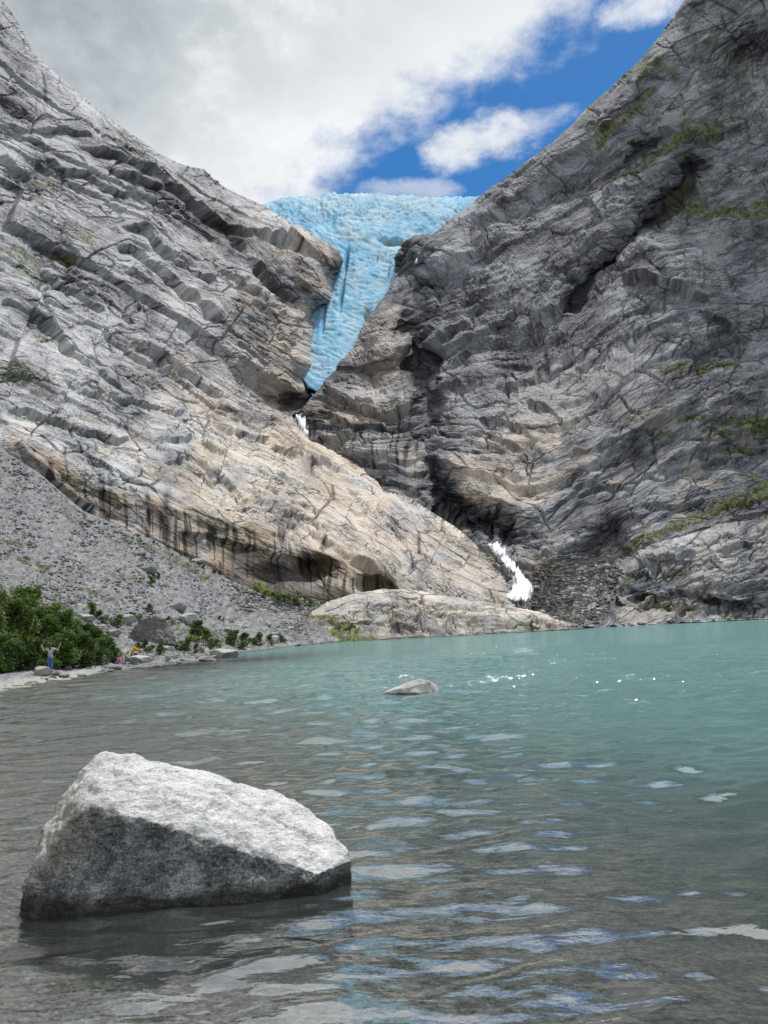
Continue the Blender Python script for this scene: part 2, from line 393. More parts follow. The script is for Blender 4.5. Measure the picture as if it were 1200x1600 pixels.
def terrain_rock(name, dark, mid, light, warm=(0.59, 0.515, 0.445), brown=(0.35, 0.27, 0.20), grain_amt=1.0, joint=0.78):
    m, g, b, out = new_mat(name)
    uv = g.new('ShaderNodeUVMap', uv_map='grain').outputs[0]; g.flat = True
    f1 = g.noise(g.mapping(uv, (3.2, 11, 1)), 1.0, 9, 0.62, dist=0.4)
    f2 = g.noise(g.mapping(uv, (1.0, 1.7, 1)), 1.0, 5, 0.55)
    f3 = g.noise(g.mapping(uv, (22, 34, 1)), 1.0, 7, 0.7)
    f4 = g.noise(g.mapping(uv, (7, 60, 1)), 1.0, 5, 0.6)
    t = g.math('ADD', g.math('MULTIPLY', f1, 0.32), g.math('ADD', g.math('MULTIPLY', f2, 0.36), g.math('ADD', g.math('MULTIPLY', f3, 0.20), g.math('MULTIPLY', f4, 0.12))))
    col = g.ramp(t, [(0.40, dark), (0.49, mid), (0.585, light)])
    wa = g.attr('warm'); wv = g.noise(g.mapping(uv, (1.3, 3.5, 1), loc=(5, 2, 0)), 1.0, 5, 0.6)
    wcol = g.mix(g.sstep(t, 0.40, 0.58), tuple(c * 0.62 for c in warm), tuple(min(1, c * 1.18) for c in warm))
    wcol = g.mix(g.math('MULTIPLY', g.sstep(wv, 0.56, 0.72), 0.5), wcol, (0.50, 0.36, 0.24))
    col = g.mix(g.math('MULTIPLY', wa, g.sstep(wv, 0.22, 0.55)), col, wcol)
    bcol = g.mix(g.sstep(t, 0.42, 0.58), tuple(c * 0.6 for c in brown), tuple(c * 1.35 for c in brown))
    col = g.mix(g.attr('brown'), col, bcol)
    col = g.mix(g.attr('pale'), col, (0.52, 0.51, 0.50))
    col = g.mix(g.attr('stain_shade'), col, (0.022, 0.021, 0.022))  # water stains together with shade painted into recesses
    gn = g.noise(g.mapping(uv, (14, 16, 1)), 1.0, 6, 0.65)
    gcol = g.mix(g.sstep(gn, 0.36, 0.64), (0.045, 0.068, 0.016), (0.16, 0.185, 0.045))
    col = g.mix(g.attr('grass'), col, gcol)
    # fine joints and dark seams along the grain
    wuv = g.vmath('ADD', uv, g.vmath('SCALE', g.noise(g.mapping(uv, (5, 9, 1)), 1.0, 3, 0.5, out=1), 0.035))
    j1 = g.vor(g.mapping(wuv, (1.7, 8.0, 1)), 1.0, 'DISTANCE_TO_EDGE'); j2 = g.vor(g.mapping(wuv, (4.2, 18, 1), loc=(3, 1, 0)), 1.0, 'DISTANCE_TO_EDGE')
    gate1 = g.sstep(g.noise(g.mapping(uv, (0.8, 2.2, 1), loc=(9, 4, 0)), 1.0, 4), 0.51, 0.63); gate2 = g.sstep(g.noise(g.mapping(uv, (1.0, 2.6, 1), loc=(2, 7, 0)), 1.0, 4), 0.52, 0.66)
    k1 = g.math('MULTIPLY', g.math('SUBTRACT', 1.0, g.sstep(j1, 0.0, 0.055)), gate1); k2 = g.math('MULTIPLY', g.math('SUBTRACT', 1.0, g.sstep(j2, 0.0, 0.085)), gate2)
    j3 = g.vor(g.mapping(wuv, (0.75, 3.4, 1), loc=(6, 2, 0)), 1.0, 'DISTANCE_TO_EDGE'); gate3 = g.sstep(g.noise(g.mapping(uv, (1.0, 2.0, 1), loc=(1, 3, 0)), 1.0, 3), 0.40, 0.55)
    k3 = g.math('MULTIPLY', g.math('SUBTRACT', 1.0, g.sstep(j3, 0.0, 0.035)), gate3)
    j4 = g.vor(g.mapping(wuv, (11, 40, 1), loc=(4, 9, 0)), 1.0, 'DISTANCE_TO_EDGE'); k4 = g.math('MULTIPLY', g.math('SUBTRACT', 1.0, g.sstep(j4, 0.0, 0.12)), gate1)
    kk = g.math('MAXIMUM', g.math('MAXIMUM', k1, k3), g.math('MAXIMUM', g.math('MULTIPLY', k2, 0.8), g.math('MULTIPLY', k4, 0.5)))
    col = g.mix(g.math('MULTIPLY', kk, joint), col, (0.035, 0.034, 0.036))
    g.l.new(col, b.inputs['Base Color'])
    bp = g.new('ShaderNodeBump'); bp.inputs['Strength'].default_value = 0.9
    g.l.new(g.math('MULTIPLY', g.attr('pxm'), 4.5 * grain_amt), bp.inputs['Distance'])
    hgt = g.math('ADD', g.math('MULTIPLY', f1, 1.3), g.math('ADD', g.math('MULTIPLY', f3, 0.8), g.math('MULTIPLY', f4, 0.7)))
    hgt = g.math('SUBTRACT', hgt, g.math('MULTIPLY', kk, 0.9)); g.l.new(hgt, bp.inputs['Height']); g.l.new(bp.outputs[0], b.inputs['Normal'])
    rg = g.math('SUBTRACT', 0.9, g.math('MULTIPLY', g.attr('stain_shade'), 0.15)); g.l.new(rg, b.inputs['Roughness'])
    return m

M = {}
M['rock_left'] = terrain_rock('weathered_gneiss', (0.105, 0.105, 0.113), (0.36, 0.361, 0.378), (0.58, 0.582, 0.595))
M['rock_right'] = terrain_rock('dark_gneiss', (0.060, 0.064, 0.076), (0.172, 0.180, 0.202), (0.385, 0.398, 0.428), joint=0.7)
M['slab'] = terrain_rock('polished_slab', (0.15, 0.147, 0.143), (0.30, 0.292, 0.28), (0.45, 0.435, 0.415))

def scree_mat():
    m, g, b, out = new_mat('grey_scree')
    uv = g.new('ShaderNodeUVMap', uv_map='grain').outputs[0]; g.flat = True
    c1 = g.vor(g.mapping(uv, (16, 24, 1)), 1.0, 'F1', 'Color'); sc = g.new('ShaderNodeSeparateColor'); g.l.new(c1, sc.inputs[0])
    c2 = g.vor(g.mapping(uv, (38, 56, 1)), 1.0, 'F1', 'Color'); sc2 = g.new('ShaderNodeSeparateColor'); g.l.new(c2, sc2.inputs[0])
    n = g.noise(uv, 2.2, 6, 0.6)
    t = g.math('ADD', g.math('MULTIPLY', sc.outputs[0], 0.3), g.math('ADD', g.math('MULTIPLY', sc2.outputs[0], 0.35), g.math('MULTIPLY', n, 0.35)))
    col = g.ramp(t, [(0.15, (0.105, 0.106, 0.109)), (0.5, (0.195, 0.197, 0.201)), (0.85, (0.32, 0.32, 0.32))])
    sand = g.mix(g.noise(uv, 30, 6, 0.7), (0.25, 0.243, 0.23), (0.42, 0.41, 0.39))
    col = g.mix(g.attr('sand'), col, sand)
    gn = g.noise(g.mapping(uv, (14, 18, 1)), 1.0, 6, 0.65)
    col = g.mix(g.attr('grass'), col, g.mix(g.sstep(gn, 0.36, 0.64), (0.03, 0.045, 0.013), (0.12, 0.125, 0.04)))
    col = g.mix(g.attr('moss'), col, (0.20, 0.18, 0.035))
    col = g.mix(g.attr('stain_shade'), col, (0.06, 0.057, 0.052))
    g.l.new(col, b.inputs['Base Color'])
    bp = g.new('ShaderNodeBump'); bp.inputs['Strength'].default_value = 0.8
    g.l.new(g.math('MULTIPLY', g.attr('pxm'), 2.2), bp.inputs['Distance'])
    g.l.new(g.math('ADD', sc2.outputs[0], g.noise(uv, 60, 4, 0.7)), bp.inputs['Height']); g.l.new(bp.outputs[0], b.inputs['Normal'])
    return m
M['scree'] = scree_mat()

def ice_mat():
    m, g, b, out = new_mat('glacier_ice')
    uv = g.new('ShaderNodeUVMap', uv_map='grain').outputs[0]; g.flat = True
    f1 = g.noise(g.mapping(uv, (9, 14, 1)), 1.0, 8, 0.62, dist=0.5); f2 = g.noise(g.mapping(uv, (2.2, 3.5, 1)), 1.0, 5, 0.55)
    t = g.math('ADD', g.math('MULTIPLY', f1, 0.55), g.math('MULTIPLY', f2, 0.45))
    blue = g.ramp(t, [(0.34, (0.163, 0.382, 0.567)), (0.48, (0.255, 0.498, 0.684)), (0.62, (0.407, 0.598, 0.729))])
    pale = g.ramp(t, [(0.34, (0.237, 0.390, 0.495)), (0.50, (0.355, 0.515, 0.621)), (0.64, (0.474, 0.606, 0.684))])
    col = g.mix(g.attr('pale'), blue, pale)
    col = g.mix(g.attr('deep'), col, (0.07, 0.30, 0.52))
    col = g.mix(g.attr('dirt'), col, (0.22, 0.26, 0.25))
    g.l.new(col, b.inputs['Base Color']); b.inputs['Roughness'].default_value = 0.9; b.inputs['Specular IOR Level'].default_value = 0.03
    bp = g.new('ShaderNodeBump'); bp.inputs['Strength'].default_value = 0.8
    g.l.new(g.math('MULTIPLY', g.attr('pxm'), 2.4), bp.inputs['Distance']); g.l.new(f1, bp.inputs['Height']); g.l.new(bp.outputs[0], b.inputs['Normal'])
    return m
M['ice'] = ice_mat()

def foam_mat():
    m, g, b, out = new_mat('white_water')
    uv = g.new('ShaderNodeUVMap', uv_map='grain').outputs[0]; g.flat = True
    n = g.noise(g.mapping(uv, (34, 12, 1), rot=(0, 0, 0.5)), 1.0, 7, 0.68)
    g.l.new(g.ramp(n, [(0.34, (0.42, 0.52, 0.58)), (0.44, (0.80, 0.86, 0.89)), (0.58, (0.97, 0.98, 0.98))]), b.inputs['Base Color'])
    b.inputs['Roughness'].default_value = 0.7
    rag = g.noise(g.mapping(uv, (20, 9, 1), rot=(0, 0, 0.5)), 1.0, 4, 0.55)
    al = g.sstep(g.math('ADD', g.math('MULTIPLY', g.attr('rim'), 0.13), g.math('SUBTRACT', rag, 0.58)), -0.04, 0.26)
    tr = g.new('ShaderNodeBsdfTransparent'); mx = g.new('ShaderNodeMixShader'); g.l.new(al, mx.inputs[0]); g.l.new(tr.outputs[0], mx.inputs[1]); g.l.new(b.outputs[0], mx.inputs[2]); g.l.new(mx.outputs[0], out.inputs[0])
    return m
M['foam'] = foam_mat()

# ------------------------------------------------------------------ terrain
STEP = 1.6
WL = lambda u, v: (u, v, (lambda y: y if y <= 160 else 160 * (y / 160) ** (1 / 0.72))(water_Y(u, v)))
CONTACT = [(-260, 560, 118), (-120, 630, 132), (0, 700, 150), (60, 738, 152), (130, 798, 156), (250, 848, 168), (330, 893, 178), (420, 933, 190)]

left_poly = [(-260, -160), (-60, -160), (-22, -40), (-4, -4), (12, 12), (24, 30), (40, 58), (50, 82), (74, 104), (100, 126), (150, 170), (200, 206), (250, 240), (280, 256), (297, 262), (318, 266), (329, 278), (350, 294), (375, 306),
             (402, 318), (435, 335), (475, 361), (506, 380), (527, 394), (533, 408), (526, 424), (520, 446), (517, 470), (502, 478), (488, 488), (486, 500), (493, 515), (491, 545), (489, 572), (478, 584),
             (470, 592), (480, 604), (487, 618), (486, 640), (466, 646), (458, 650), (466, 668), (480, 682), (500, 688), (530, 706), (556, 722), (578, 745), (590, 752), (600, 768),
             (630, 775), (668, 798), (700, 818), (728, 838), (752, 862), (772, 886), (792, 912), (800, 930), (808, 965), (600, 990), (440, 965), (330, 935), (240, 890), (120, 840), (0, 750), (-260, 610)]
left_ctrl = CONTACT + [(-260, -160, 300), (0, 0, 430), (50, 82, 480), (-260, 300, 210), (0, 300, 330), (0, 500, 232), (0, 610, 182), (100, 126, 540), (200, 206, 690), (300, 264, 900), (402, 318, 1250), (475, 361, 1240),
             (533, 408, 1170), (517, 470, 1060), (491, 545, 930), (470, 592, 840), (440, 640, 740), (480, 682, 670), (556, 722, 540), (600, 768, 470), (668, 798, 400), (752, 862, 330), (792, 912, 275), (808, 965, 240),
             (200, 400, 480), (350, 450, 720), (420, 540, 760), (200, 550, 345), (350, 600, 510), (250, 690, 275), (400, 700, 390), (550, 800, 385), (300, 780, 215), (450, 830, 255), (600, 880, 270), (520, 900, 222), (620, 925, 236), (-260, 610, 124), (0, 750, 140), (240, 890, 166), (440, 965, 195), (600, 990, 215)]
left_grain = strike((-320, -220, 860, 1040), [(0, 100, 1.0), (0, 300, 0.45), (200, 300, 0.62), (400, 400, 0.62), (500, 420, 0.8), (100, 450, 0.5), (300, 500, 0.75), (450, 520, 0.9), (100, 600, 0.42), (300, 640, 0.42), (100, 680, 0.25), (400, 720, 0.42), (550, 760, 0.42), (200, 760, 0.3), (450, 850, 0.35), (650, 850, 0.62), (750, 920, 0.5)])
LIP = [(-40, 652), (20, 678), (70, 700), (120, 728), (200, 752), (300, 782), (420, 816), (500, 846), (560, 872), (600, 892), (632, 914)]
left_ledges = [([(0, 196), (60, 204), (88, 200), (118, 203), (150, 214)], 4), ([(112, 224), (150, 232), (200, 252), (242, 268), (272, 290), (310, 318), (345, 345), (385, 362), (430, 366), (470, 385), (500, 398)], 6.5),
    ([(160, 262), (200, 274), (240, 288), (262, 298)], 5), ([(70, 240), (105, 265), (140, 270), (165, 290), (215, 312)], 5), ([(185, 355), (222, 358), (252, 385), (280, 415), (300, 432), (340, 440)], 6),
    ([(170, 386), (210, 396), (240, 425), (268, 450), (300, 480), (345, 508)], 6.5), ([(0, 240), (30, 260), (60, 275)], 5), ([(60, 420), (90, 440), (130, 470), (165, 492)], 5), ([(45, 480), (80, 500), (110, 540), (145, 575)], 7),
    ([(0, 470), (40, 486), (70, 492)], 4), ([(200, 535), (225, 548), (250, 562), (270, 585)], 4), ([(160, 570), (190, 600), (222, 625)], 4), ([(80, 590), (118, 612), (180, 630), (240, 640), (300, 640)], 3.4),
    ([(0, 632), (60, 652), (110, 668), (165, 684), (215, 690)], 3.6), ([(235, 690), (270, 698), (298, 694), (330, 706), (360, 712)], 3.6), ([(360, 350), (390, 400), (420, 430), (450, 455), (480, 475)], 5),
    ([(340, 650), (380, 668), (430, 690), (480, 712), (530, 730), (556, 742)], 3.6), ([(360, 560), (400, 590), (440, 625), (470, 630)], 3.6), ([(250, 720), (290, 720), (340, 740), (380, 770), (400, 790)], 2.8),
    ([(540, 760), (560, 775), (545, 800), (570, 812)], 3), ([(400, 742), (420, 770), (470, 790), (520, 812), (560, 842)], 2.4), ([(20, 690), (60, 725), (100, 768), (140, 800), (160, 830)], 7),
    ([(270, 828), (330, 838), (380, 852), (440, 868), (500, 880)], 5), ([(540, 870), (580, 890), (615, 908)], 5)]

def left_depth(u, v):
    d, _, _, sg, t = poly_dist(u, v + 5 * fbm(u / 40, v / 40, 3, 3), LIP)
    below = np.where(sg > 0, d, 0) * sstep(-60, 40, u) * sstep(660, 600, u)
    r = 0.055 * sstep(0, 75, below) + 0.015 * sstep(10, 40, below)
    r = r + 0.10 * np.exp(-((u - 492) / 34) ** 2 - ((v - 890) / 20) ** 2) + 0.07 * np.exp(-((u - 588) / 26) ** 2 - ((v - 914) / 12) ** 2) + 0.05 * np.exp(-((u - 430) / 40) ** 2 - ((v - 900) / 14) ** 2)
    r = r + 0.05 * np.exp(-((u - 462) / 24) ** 2 - ((v - 628) / 16) ** 2)
    r = r + 0.03 * valley(u, v, [(360, 350), (395, 400), (440, 450), (470, 470)], 16)
    return r
def left_relief(u, v, s, w, sd):
    soft = 0.18 + 0.82 * sstep(-0.25, 0.45, fbm(s / 130, w / 55, 501, 3))
    h = 7.5 * slab_steps(s, w, 66, 9, 11) + 4.0 * (0.3 + 0.7 * soft) * slab_steps(s, w, 27, 10, 12) + soft * (2.6 * slab_steps(s, w, 11.5, 7, 13) + 1.3 * slab_steps(s, w, 5.5, 5, 14))
    h = h + 5.0 * cracks(s, w, 44, 2.2, 21, 0.06) + soft * 3.6 * cracks(s, w, 19, 2.0, 22, 0.10) + 1.4 * soft * cracks(s, w, 8.5, 2.6, 23, 0.2)
    h = h + 4 * fbm(u / 150, v / 150, 31, 2) + 0.5 * fbm(s / 14, w / 7, 32, 3)
    smooth = sstep(-5, 30, np.interp(u, [-300, 60, 150, 300, 420, 640], [0, 690, 722, 755, 780, 2000]) * 0 + v - np.interp(u, [-300, 0, 60, 150, 300, 420, 520], [5000, 5000, 712, 745, 790, 830, 870])) * sstep(620, 560, u)
    h = h * (1 - 0.45 * smooth)
    for i, (p, a) in enumerate(left_ledges): h = h + ledge(u, v, p, a * 1.25, 22, 12, 5, 100 + i)
    return h
def vstreak(u, v, seed, wid=5.0, ln=90, thr=0.12):
    a = perlin(u / wid, v / ln, seed) + 0.5 * perlin(u / (wid * 0.45), v / (ln * 0.7), seed + 1) + 0.2 * fbm(u / 3, v / 40, seed + 2, 2)
    return sstep(thr, thr + 0.28, a)
def left_attrs(u, v, s, w, sd):
    n = fbm(u / 60, v / 45, 41, 4)
    below = v - np.interp(u, [p[0] for p in LIP], [p[1] for p in LIP])
    cliff = sstep(-4, 26, below + 10 * n) * sstep(-20, 60, u) * sstep(665, 600, u)
    warm = sstep(-0.05, 0.75, 0.55 * sstep(420, 760, v) + 0.5 * sstep(120, 420, u) + 0.45 * n + 0.35 * sstep(430, 510, u) - 0.38 - 0.5 * sstep(700, 780, v) * sstep(480, 620, u))
    brown = cliff * np.clip(0.6 + 0.7 * n, 0, 0.9)
    st = 0.85 * cliff * vstreak(u, v, 51, 8, 110, 0.14) * sstep(2, 40, below + 16 * fbm(u / 12, v / 60, 53, 2))
    for (a, b, c, wd) in ((133, 722, 800, 4), (161, 720, 812, 6.5), (232, 745, 850, 5), (262, 750, 880, 9), (440, 800, 850, 8), (478, 835, 900, 9), (300, 840, 900, 16), (380, 872, 905, 18), (430, 880, 925, 22)):
        st = np.maximum(st, sstep(wd, wd * 0.5, np.abs(u - a - 1.2 * perlin(v / 45, v * 0 + a, 5)) + 2.2 * fbm(u / 3.5, v / 45, 52, 2)) * sstep(b, b + 40, v) * sstep(c + 14, c - 10, v) * np.clip(0.8 + 0.5 * fbm(u / 6, v / 20, 54, 2), 0.3, 1))
    st = np.maximum(st, 0.6 * sstep(44, 66, below + 16 * n) * sstep(330, 380, u) * sstep(620, 560, u))  # shade of the undercut painted dark below the lip
    seep = vstreak(u, v, 57, 4, 26, 0.42) * sstep(0.0, 0.5, fbm(u / 50, v / 50, 58, 2)) * sstep(760, 600, v) * 0.55
    nose_shade = spots(u, v, [(528, 405, 16, 26, 0), (462, 628, 28, 18, 0.1), (430, 440, 28, 16, 0.9)], 61) * 0.75  # shade under the nose and in the gorge recess, painted in
    ledge_shade = 0.55 * np.exp(-(poly_dist(u, v + 8 * n, [(250, 290), (320, 335), (385, 365), (430, 400)])[0] / 13) ** 2)  # shadow line of the upper ledge painted as a dark strip
    grass = spots(u, v, [(205, 236, 34, 7, 0.5), (4, 212, 22, 6, 0.1), (20, 590, 50, 10, 0.15), (45, 655, 42, 6, 0.25), (25, 575, 20, 8, 0.3), (95, 660, 30, 5, 0.3), (60, 300, 16, 30, 0.5), (85, 285, 14, 12, 0.5),
                      (120, 330, 18, 10, .6), (30, 400, 40, 12, 0.3), (40, 425, 30, 12, 0.4), (100, 405, 34, 7, 0.4), (115, 360, 40, 6, 0.15), (130, 380, 30, 10, 0.5), (80, 520, 30, 6, 0.4), (60, 440, 24, 9, .4)], 62)
    grass = grass * (0.1 + 0.9 * sstep(-0.35, 0.3, fbm(u / 4, v / 3.2, 63, 3)))
    lower = spots(u, v, [(215, 850, 42, 7, 0.5), (290, 890, 42, 8, 0.5), (420, 925, 30, 12, 0.3), (470, 940, 40, 10, 0)], 64)
    pale = 0.7 * spots(u, v, [(150, 735, 50, 12, 0.2), (250, 760, 50, 10, 0.3), (30, 120, 45, 12, 0.6)], 66)
    return dict(warm=warm, brown=brown, stain_shade=np.clip(np.maximum.reduce([st, seep, nose_shade, ledge_shade]), 0, 1), grass=np.maximum(grass * 0.85, lower), pale=pale)
CT = [(a, b) for a, b, c in CONTACT]
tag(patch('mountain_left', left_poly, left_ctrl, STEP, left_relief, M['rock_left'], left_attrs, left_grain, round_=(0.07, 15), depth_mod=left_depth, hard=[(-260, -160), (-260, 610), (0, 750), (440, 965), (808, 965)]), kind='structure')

right_poly = [(1088, -160), (1082, -30), (1072, 4), (1046, 36), (1030, 58), (1002, 92), (972, 122), (948, 142), (914, 172), (892, 198), (862, 226), (832, 248), (800, 270), (772, 290), (744, 314), (722, 334), (706, 346), (690, 362), (676, 370), (650, 370), (634, 380), (622, 398), (622, 432), (610, 452), (592, 478),
              (576, 500), (560, 532), (542, 556), (526, 576), (508, 592), (500, 606), (486, 622), (470, 640), (440, 700), (520, 790), (640, 850), (720, 920), (760, 984), (820, 986), (900, 983), (1000, 977.5), (1100, 972.5), (1200, 967.5), (1430, 957), (1430, -160)]
right_ctrl = [(1430, -160, 640), (1085, -100, 830), (1072, 4, 860), (1200, 0, 780), (1030, 58, 900), (948, 142, 1000), (892, 198, 1080), (800, 270, 1190), (744, 314, 1270), (690, 362, 1240), (634, 380, 1210), (622, 432, 1140), (576, 500, 1010), (542, 556, 900), (500, 606, 820),
              (470, 640, 780), (480, 690, 735), (560, 650, 690), (640, 600, 700), (560, 740, 580), (690, 690, 570), (760, 420, 900), (800, 540, 690), (850, 640, 550), (1000, 300, 800), (1200, 300, 660), (1000, 480, 620), (1200, 500, 560), (1000, 650, 490), (1200, 650, 480), (920, 750, 440),
              (1200, 780, 425), (1430, 700, 380), (1430, 300, 530), (780, 780, 420), (760, 840, 400), (840, 860, 370), (880, 920, 315), (850, 960, 285), WL(820, 986), WL(900, 983), WL(1000, 977.5), WL(1200, 967.5), WL(1430, 957), (1000, 880, 365), (1100, 840, 395), (980, 940, 318), (1200, 900, 360), (640, 850, 440), (720, 920, 350), (440, 700, 760)]
right_grain = strike((400, -220, 1480, 1040), [(1100, 60, -0.85), (1180, 200, -0.6), (900, 240, -1.0), (1000, 220, -0.9), (780, 380, -0.6), (900, 420, -0.8), (1040, 420, 0.1), (1160, 420, 0.0), (700, 500, -0.75), (640, 560, -0.8), (560, 630, 0.12), (560, 700, 0.22), (640, 740, 0.3), (760, 620, 0.1), (860, 580, -0.2), (1000, 540, -0.3), (1150, 620, -0.2), (800, 720, 0.6), (960, 720, -0.4), (1120, 720, -0.25), (880, 820, -0.3), (1050, 820, -0.3), (780, 880, 0.3), (950, 950, -0.1), (1180, 950, 0.05)])
right_ledges = [([(966, 428), (990, 440), (1012, 440), (1040, 446), (1070, 458), (1100, 470), (1112, 478)], 9, 24, 16), ([(1180, 60), (1150, 80), (1140, 100)], 7, 20, 20), ([(1200, 170), (1165, 195), (1120, 215), (1080, 228)], 6, 20, 16), ([(1060, 200), (1030, 208), (1000, 225), (985, 240), (970, 256)], 9, 22, 18),
    ([(1085, 270), (1070, 290), (1040, 320), (1000, 350), (960, 392), (940, 420)], 10, 26, 20), ([(960, 392), (920, 430), (890, 465), (862, 500), (850, 520)], 6, 18, 14), ([(850, 245), (820, 262), (780, 292), (740, 330)], 4, 20, 12), ([(960, 185), (930, 215), (905, 240), (880, 255)], 4, 20, 12),
    ([(1000, 75), (970, 120), (940, 160)], 4, 14, 10), ([(820, 470), (790, 500), (750, 530), (720, 560), (700, 580)], 5, 18, 12), ([(740, 500), (700, 530), (670, 560), (650, 590)], 6, 18, 14), ([(870, 480), (840, 520), (820, 540)], 5, 16, 12), ([(780, 440), (740, 455), (700, 480), (680, 500)], 4, 16, 10),
    ([(840, 570), (838, 595), (820, 600), (800, 605), (788, 620)], 6, 18, 12), ([(768, 575), (800, 572), (835, 572)], 3, 16, 8), ([(745, 655), (790, 662), (820, 680), (840, 695)], 4, 18, 8), ([(822, 632), (850, 642), (872, 652), (890, 672)], 5, 18, 9), ([(730, 680), (755, 676), (790, 695), (825, 705)], 4, 14, 9),
    ([(690, 605), (715, 600), (730, 610)], 4, 12, 10), ([(500, 612), (530, 622), (560, 634), (600, 652), (618, 648), (640, 630), (655, 628)], 8, 22, 12), ([(490, 640), (520, 650), (555, 668), (600, 672), (640, 668), (660, 660)], 5, 16, 8), ([(480, 690), (520, 690), (555, 682), (565, 676)], 6, 18, 9),
    ([(520, 715), (560, 722), (600, 735), (640, 745), (665, 742)], 5, 14, 10), ([(540, 740), (600, 755), (660, 770)], 5, 14, 9), ([(620, 560), (650, 548), (690, 520)], 4, 14, 9), ([(720, 340), (690, 356), (668, 370)], 3, 14, 8), ([(1090, 490), (1120, 505), (1150, 525), (1175, 535)], 6, 18, 14),
    ([(1060, 550), (1090, 540), (1110, 545)], 4, 14, 10), ([(1130, 400), (1150, 450), (1180, 470)], 3, 14, 10), ([(880, 720), (940, 700), (990, 680), (1050, 650)], 4, 16, 10), ([(1000, 745), (1060, 730), (1120, 715), (1180, 720)], 5, 18, 12), ([(1000, 790), (1060, 800), (1100, 790)], 5, 18, 12), ([(900, 780), (950, 760), (990, 765)], 4, 16, 10),
    ([(820, 830), (860, 800), (900, 770), (940, 740)], 4, 16, 10), ([(1100, 640), (1150, 630), (1200, 635)], 4, 16, 10)]
GORGE = [(640, 520), (655, 570), (668, 620), (676, 680), (682, 740), (705, 780), (745, 812), (790, 838)]
def right_depth(u, v):
    r = 0.06 * valley(u, v, GORGE, 22) + 0.075 * valley(u, v, [(690, 780), (745, 808), (790, 830), (800, 850)], 26) + 0.05 * valley(u, v, [(660, 420), (650, 480), (640, 520)], 18)
    r = r + 0.05 * valley(u, v, [(1090, 265), (1040, 320), (960, 400), (900, 460)], 20) + 0.035 * valley(u, v, [(1000, 235), (975, 262), (960, 285)], 16) + 0.06 * valley(u, v, [(640, 395), (632, 430)], 14)
    r = r + 0.035 * valley(u, v, [(870, 970), (900, 900), (960, 860)], 30) + 0.04 * np.exp(-((u - 1180) / 50) ** 2 - ((v - 80) / 30) ** 2)
    return r
def right_relief(u, v, s, w, sd):
    blocky = sstep(520, 700, v) * sstep(640, 760, u)
    debris = spots(u, v, [(910, 915, 75, 65, 0.2), (850, 960, 60, 30, 0), (1000, 960, 120, 22, -.04)], 301)
    soft = 0.2 + 0.8 * sstep(-0.25, 0.4, fbm(s / 110, w / 55, 601, 3))
    h = 8 * slab_steps(s, w, 66, 7, 111) + 4.4 * (0.3 + 0.7 * soft) * slab_steps(s, w, 28, 7.5, 112) + soft * (2.7 * slab_steps(s, w, 12, 5, 113) + 1.4 * slab_steps(s, w, 5.6, 4, 114))
    h = h + (5 + 3 * blocky) * cracks(s, w, 46, 1.7, 121, 0.07) + soft * (4 + 3 * blocky) * cracks(s, w, 20, 1.6, 122, 0.11) + 1.6 * soft * cracks(s, w, 9, 1.8, 123, 0.2)
    h = h * (1 - 0.8 * debris) + 8 * fbm(u / 110, v / 110, 131, 3) * (1 - 0.7 * debris) + 0.9 * fbm(s / 13, w / 8, 132, 3)
    f1, f2, cid = worley(u / 6.5, v / 5, 141); g1, g2, cid2 = worley(u / 14, v / 10, 142)
    h = h + debris * ((1 - f1) * 1.6 * (0.4 + cid) + (1 - g1) * 2.6 * (cid2 > 0.6))
    for i, (p, a, wa, wb) in enumerate(right_ledges): h = h + ledge(u, v, p, a * 1.3, wa, wb, 5, 200 + i)
    return h
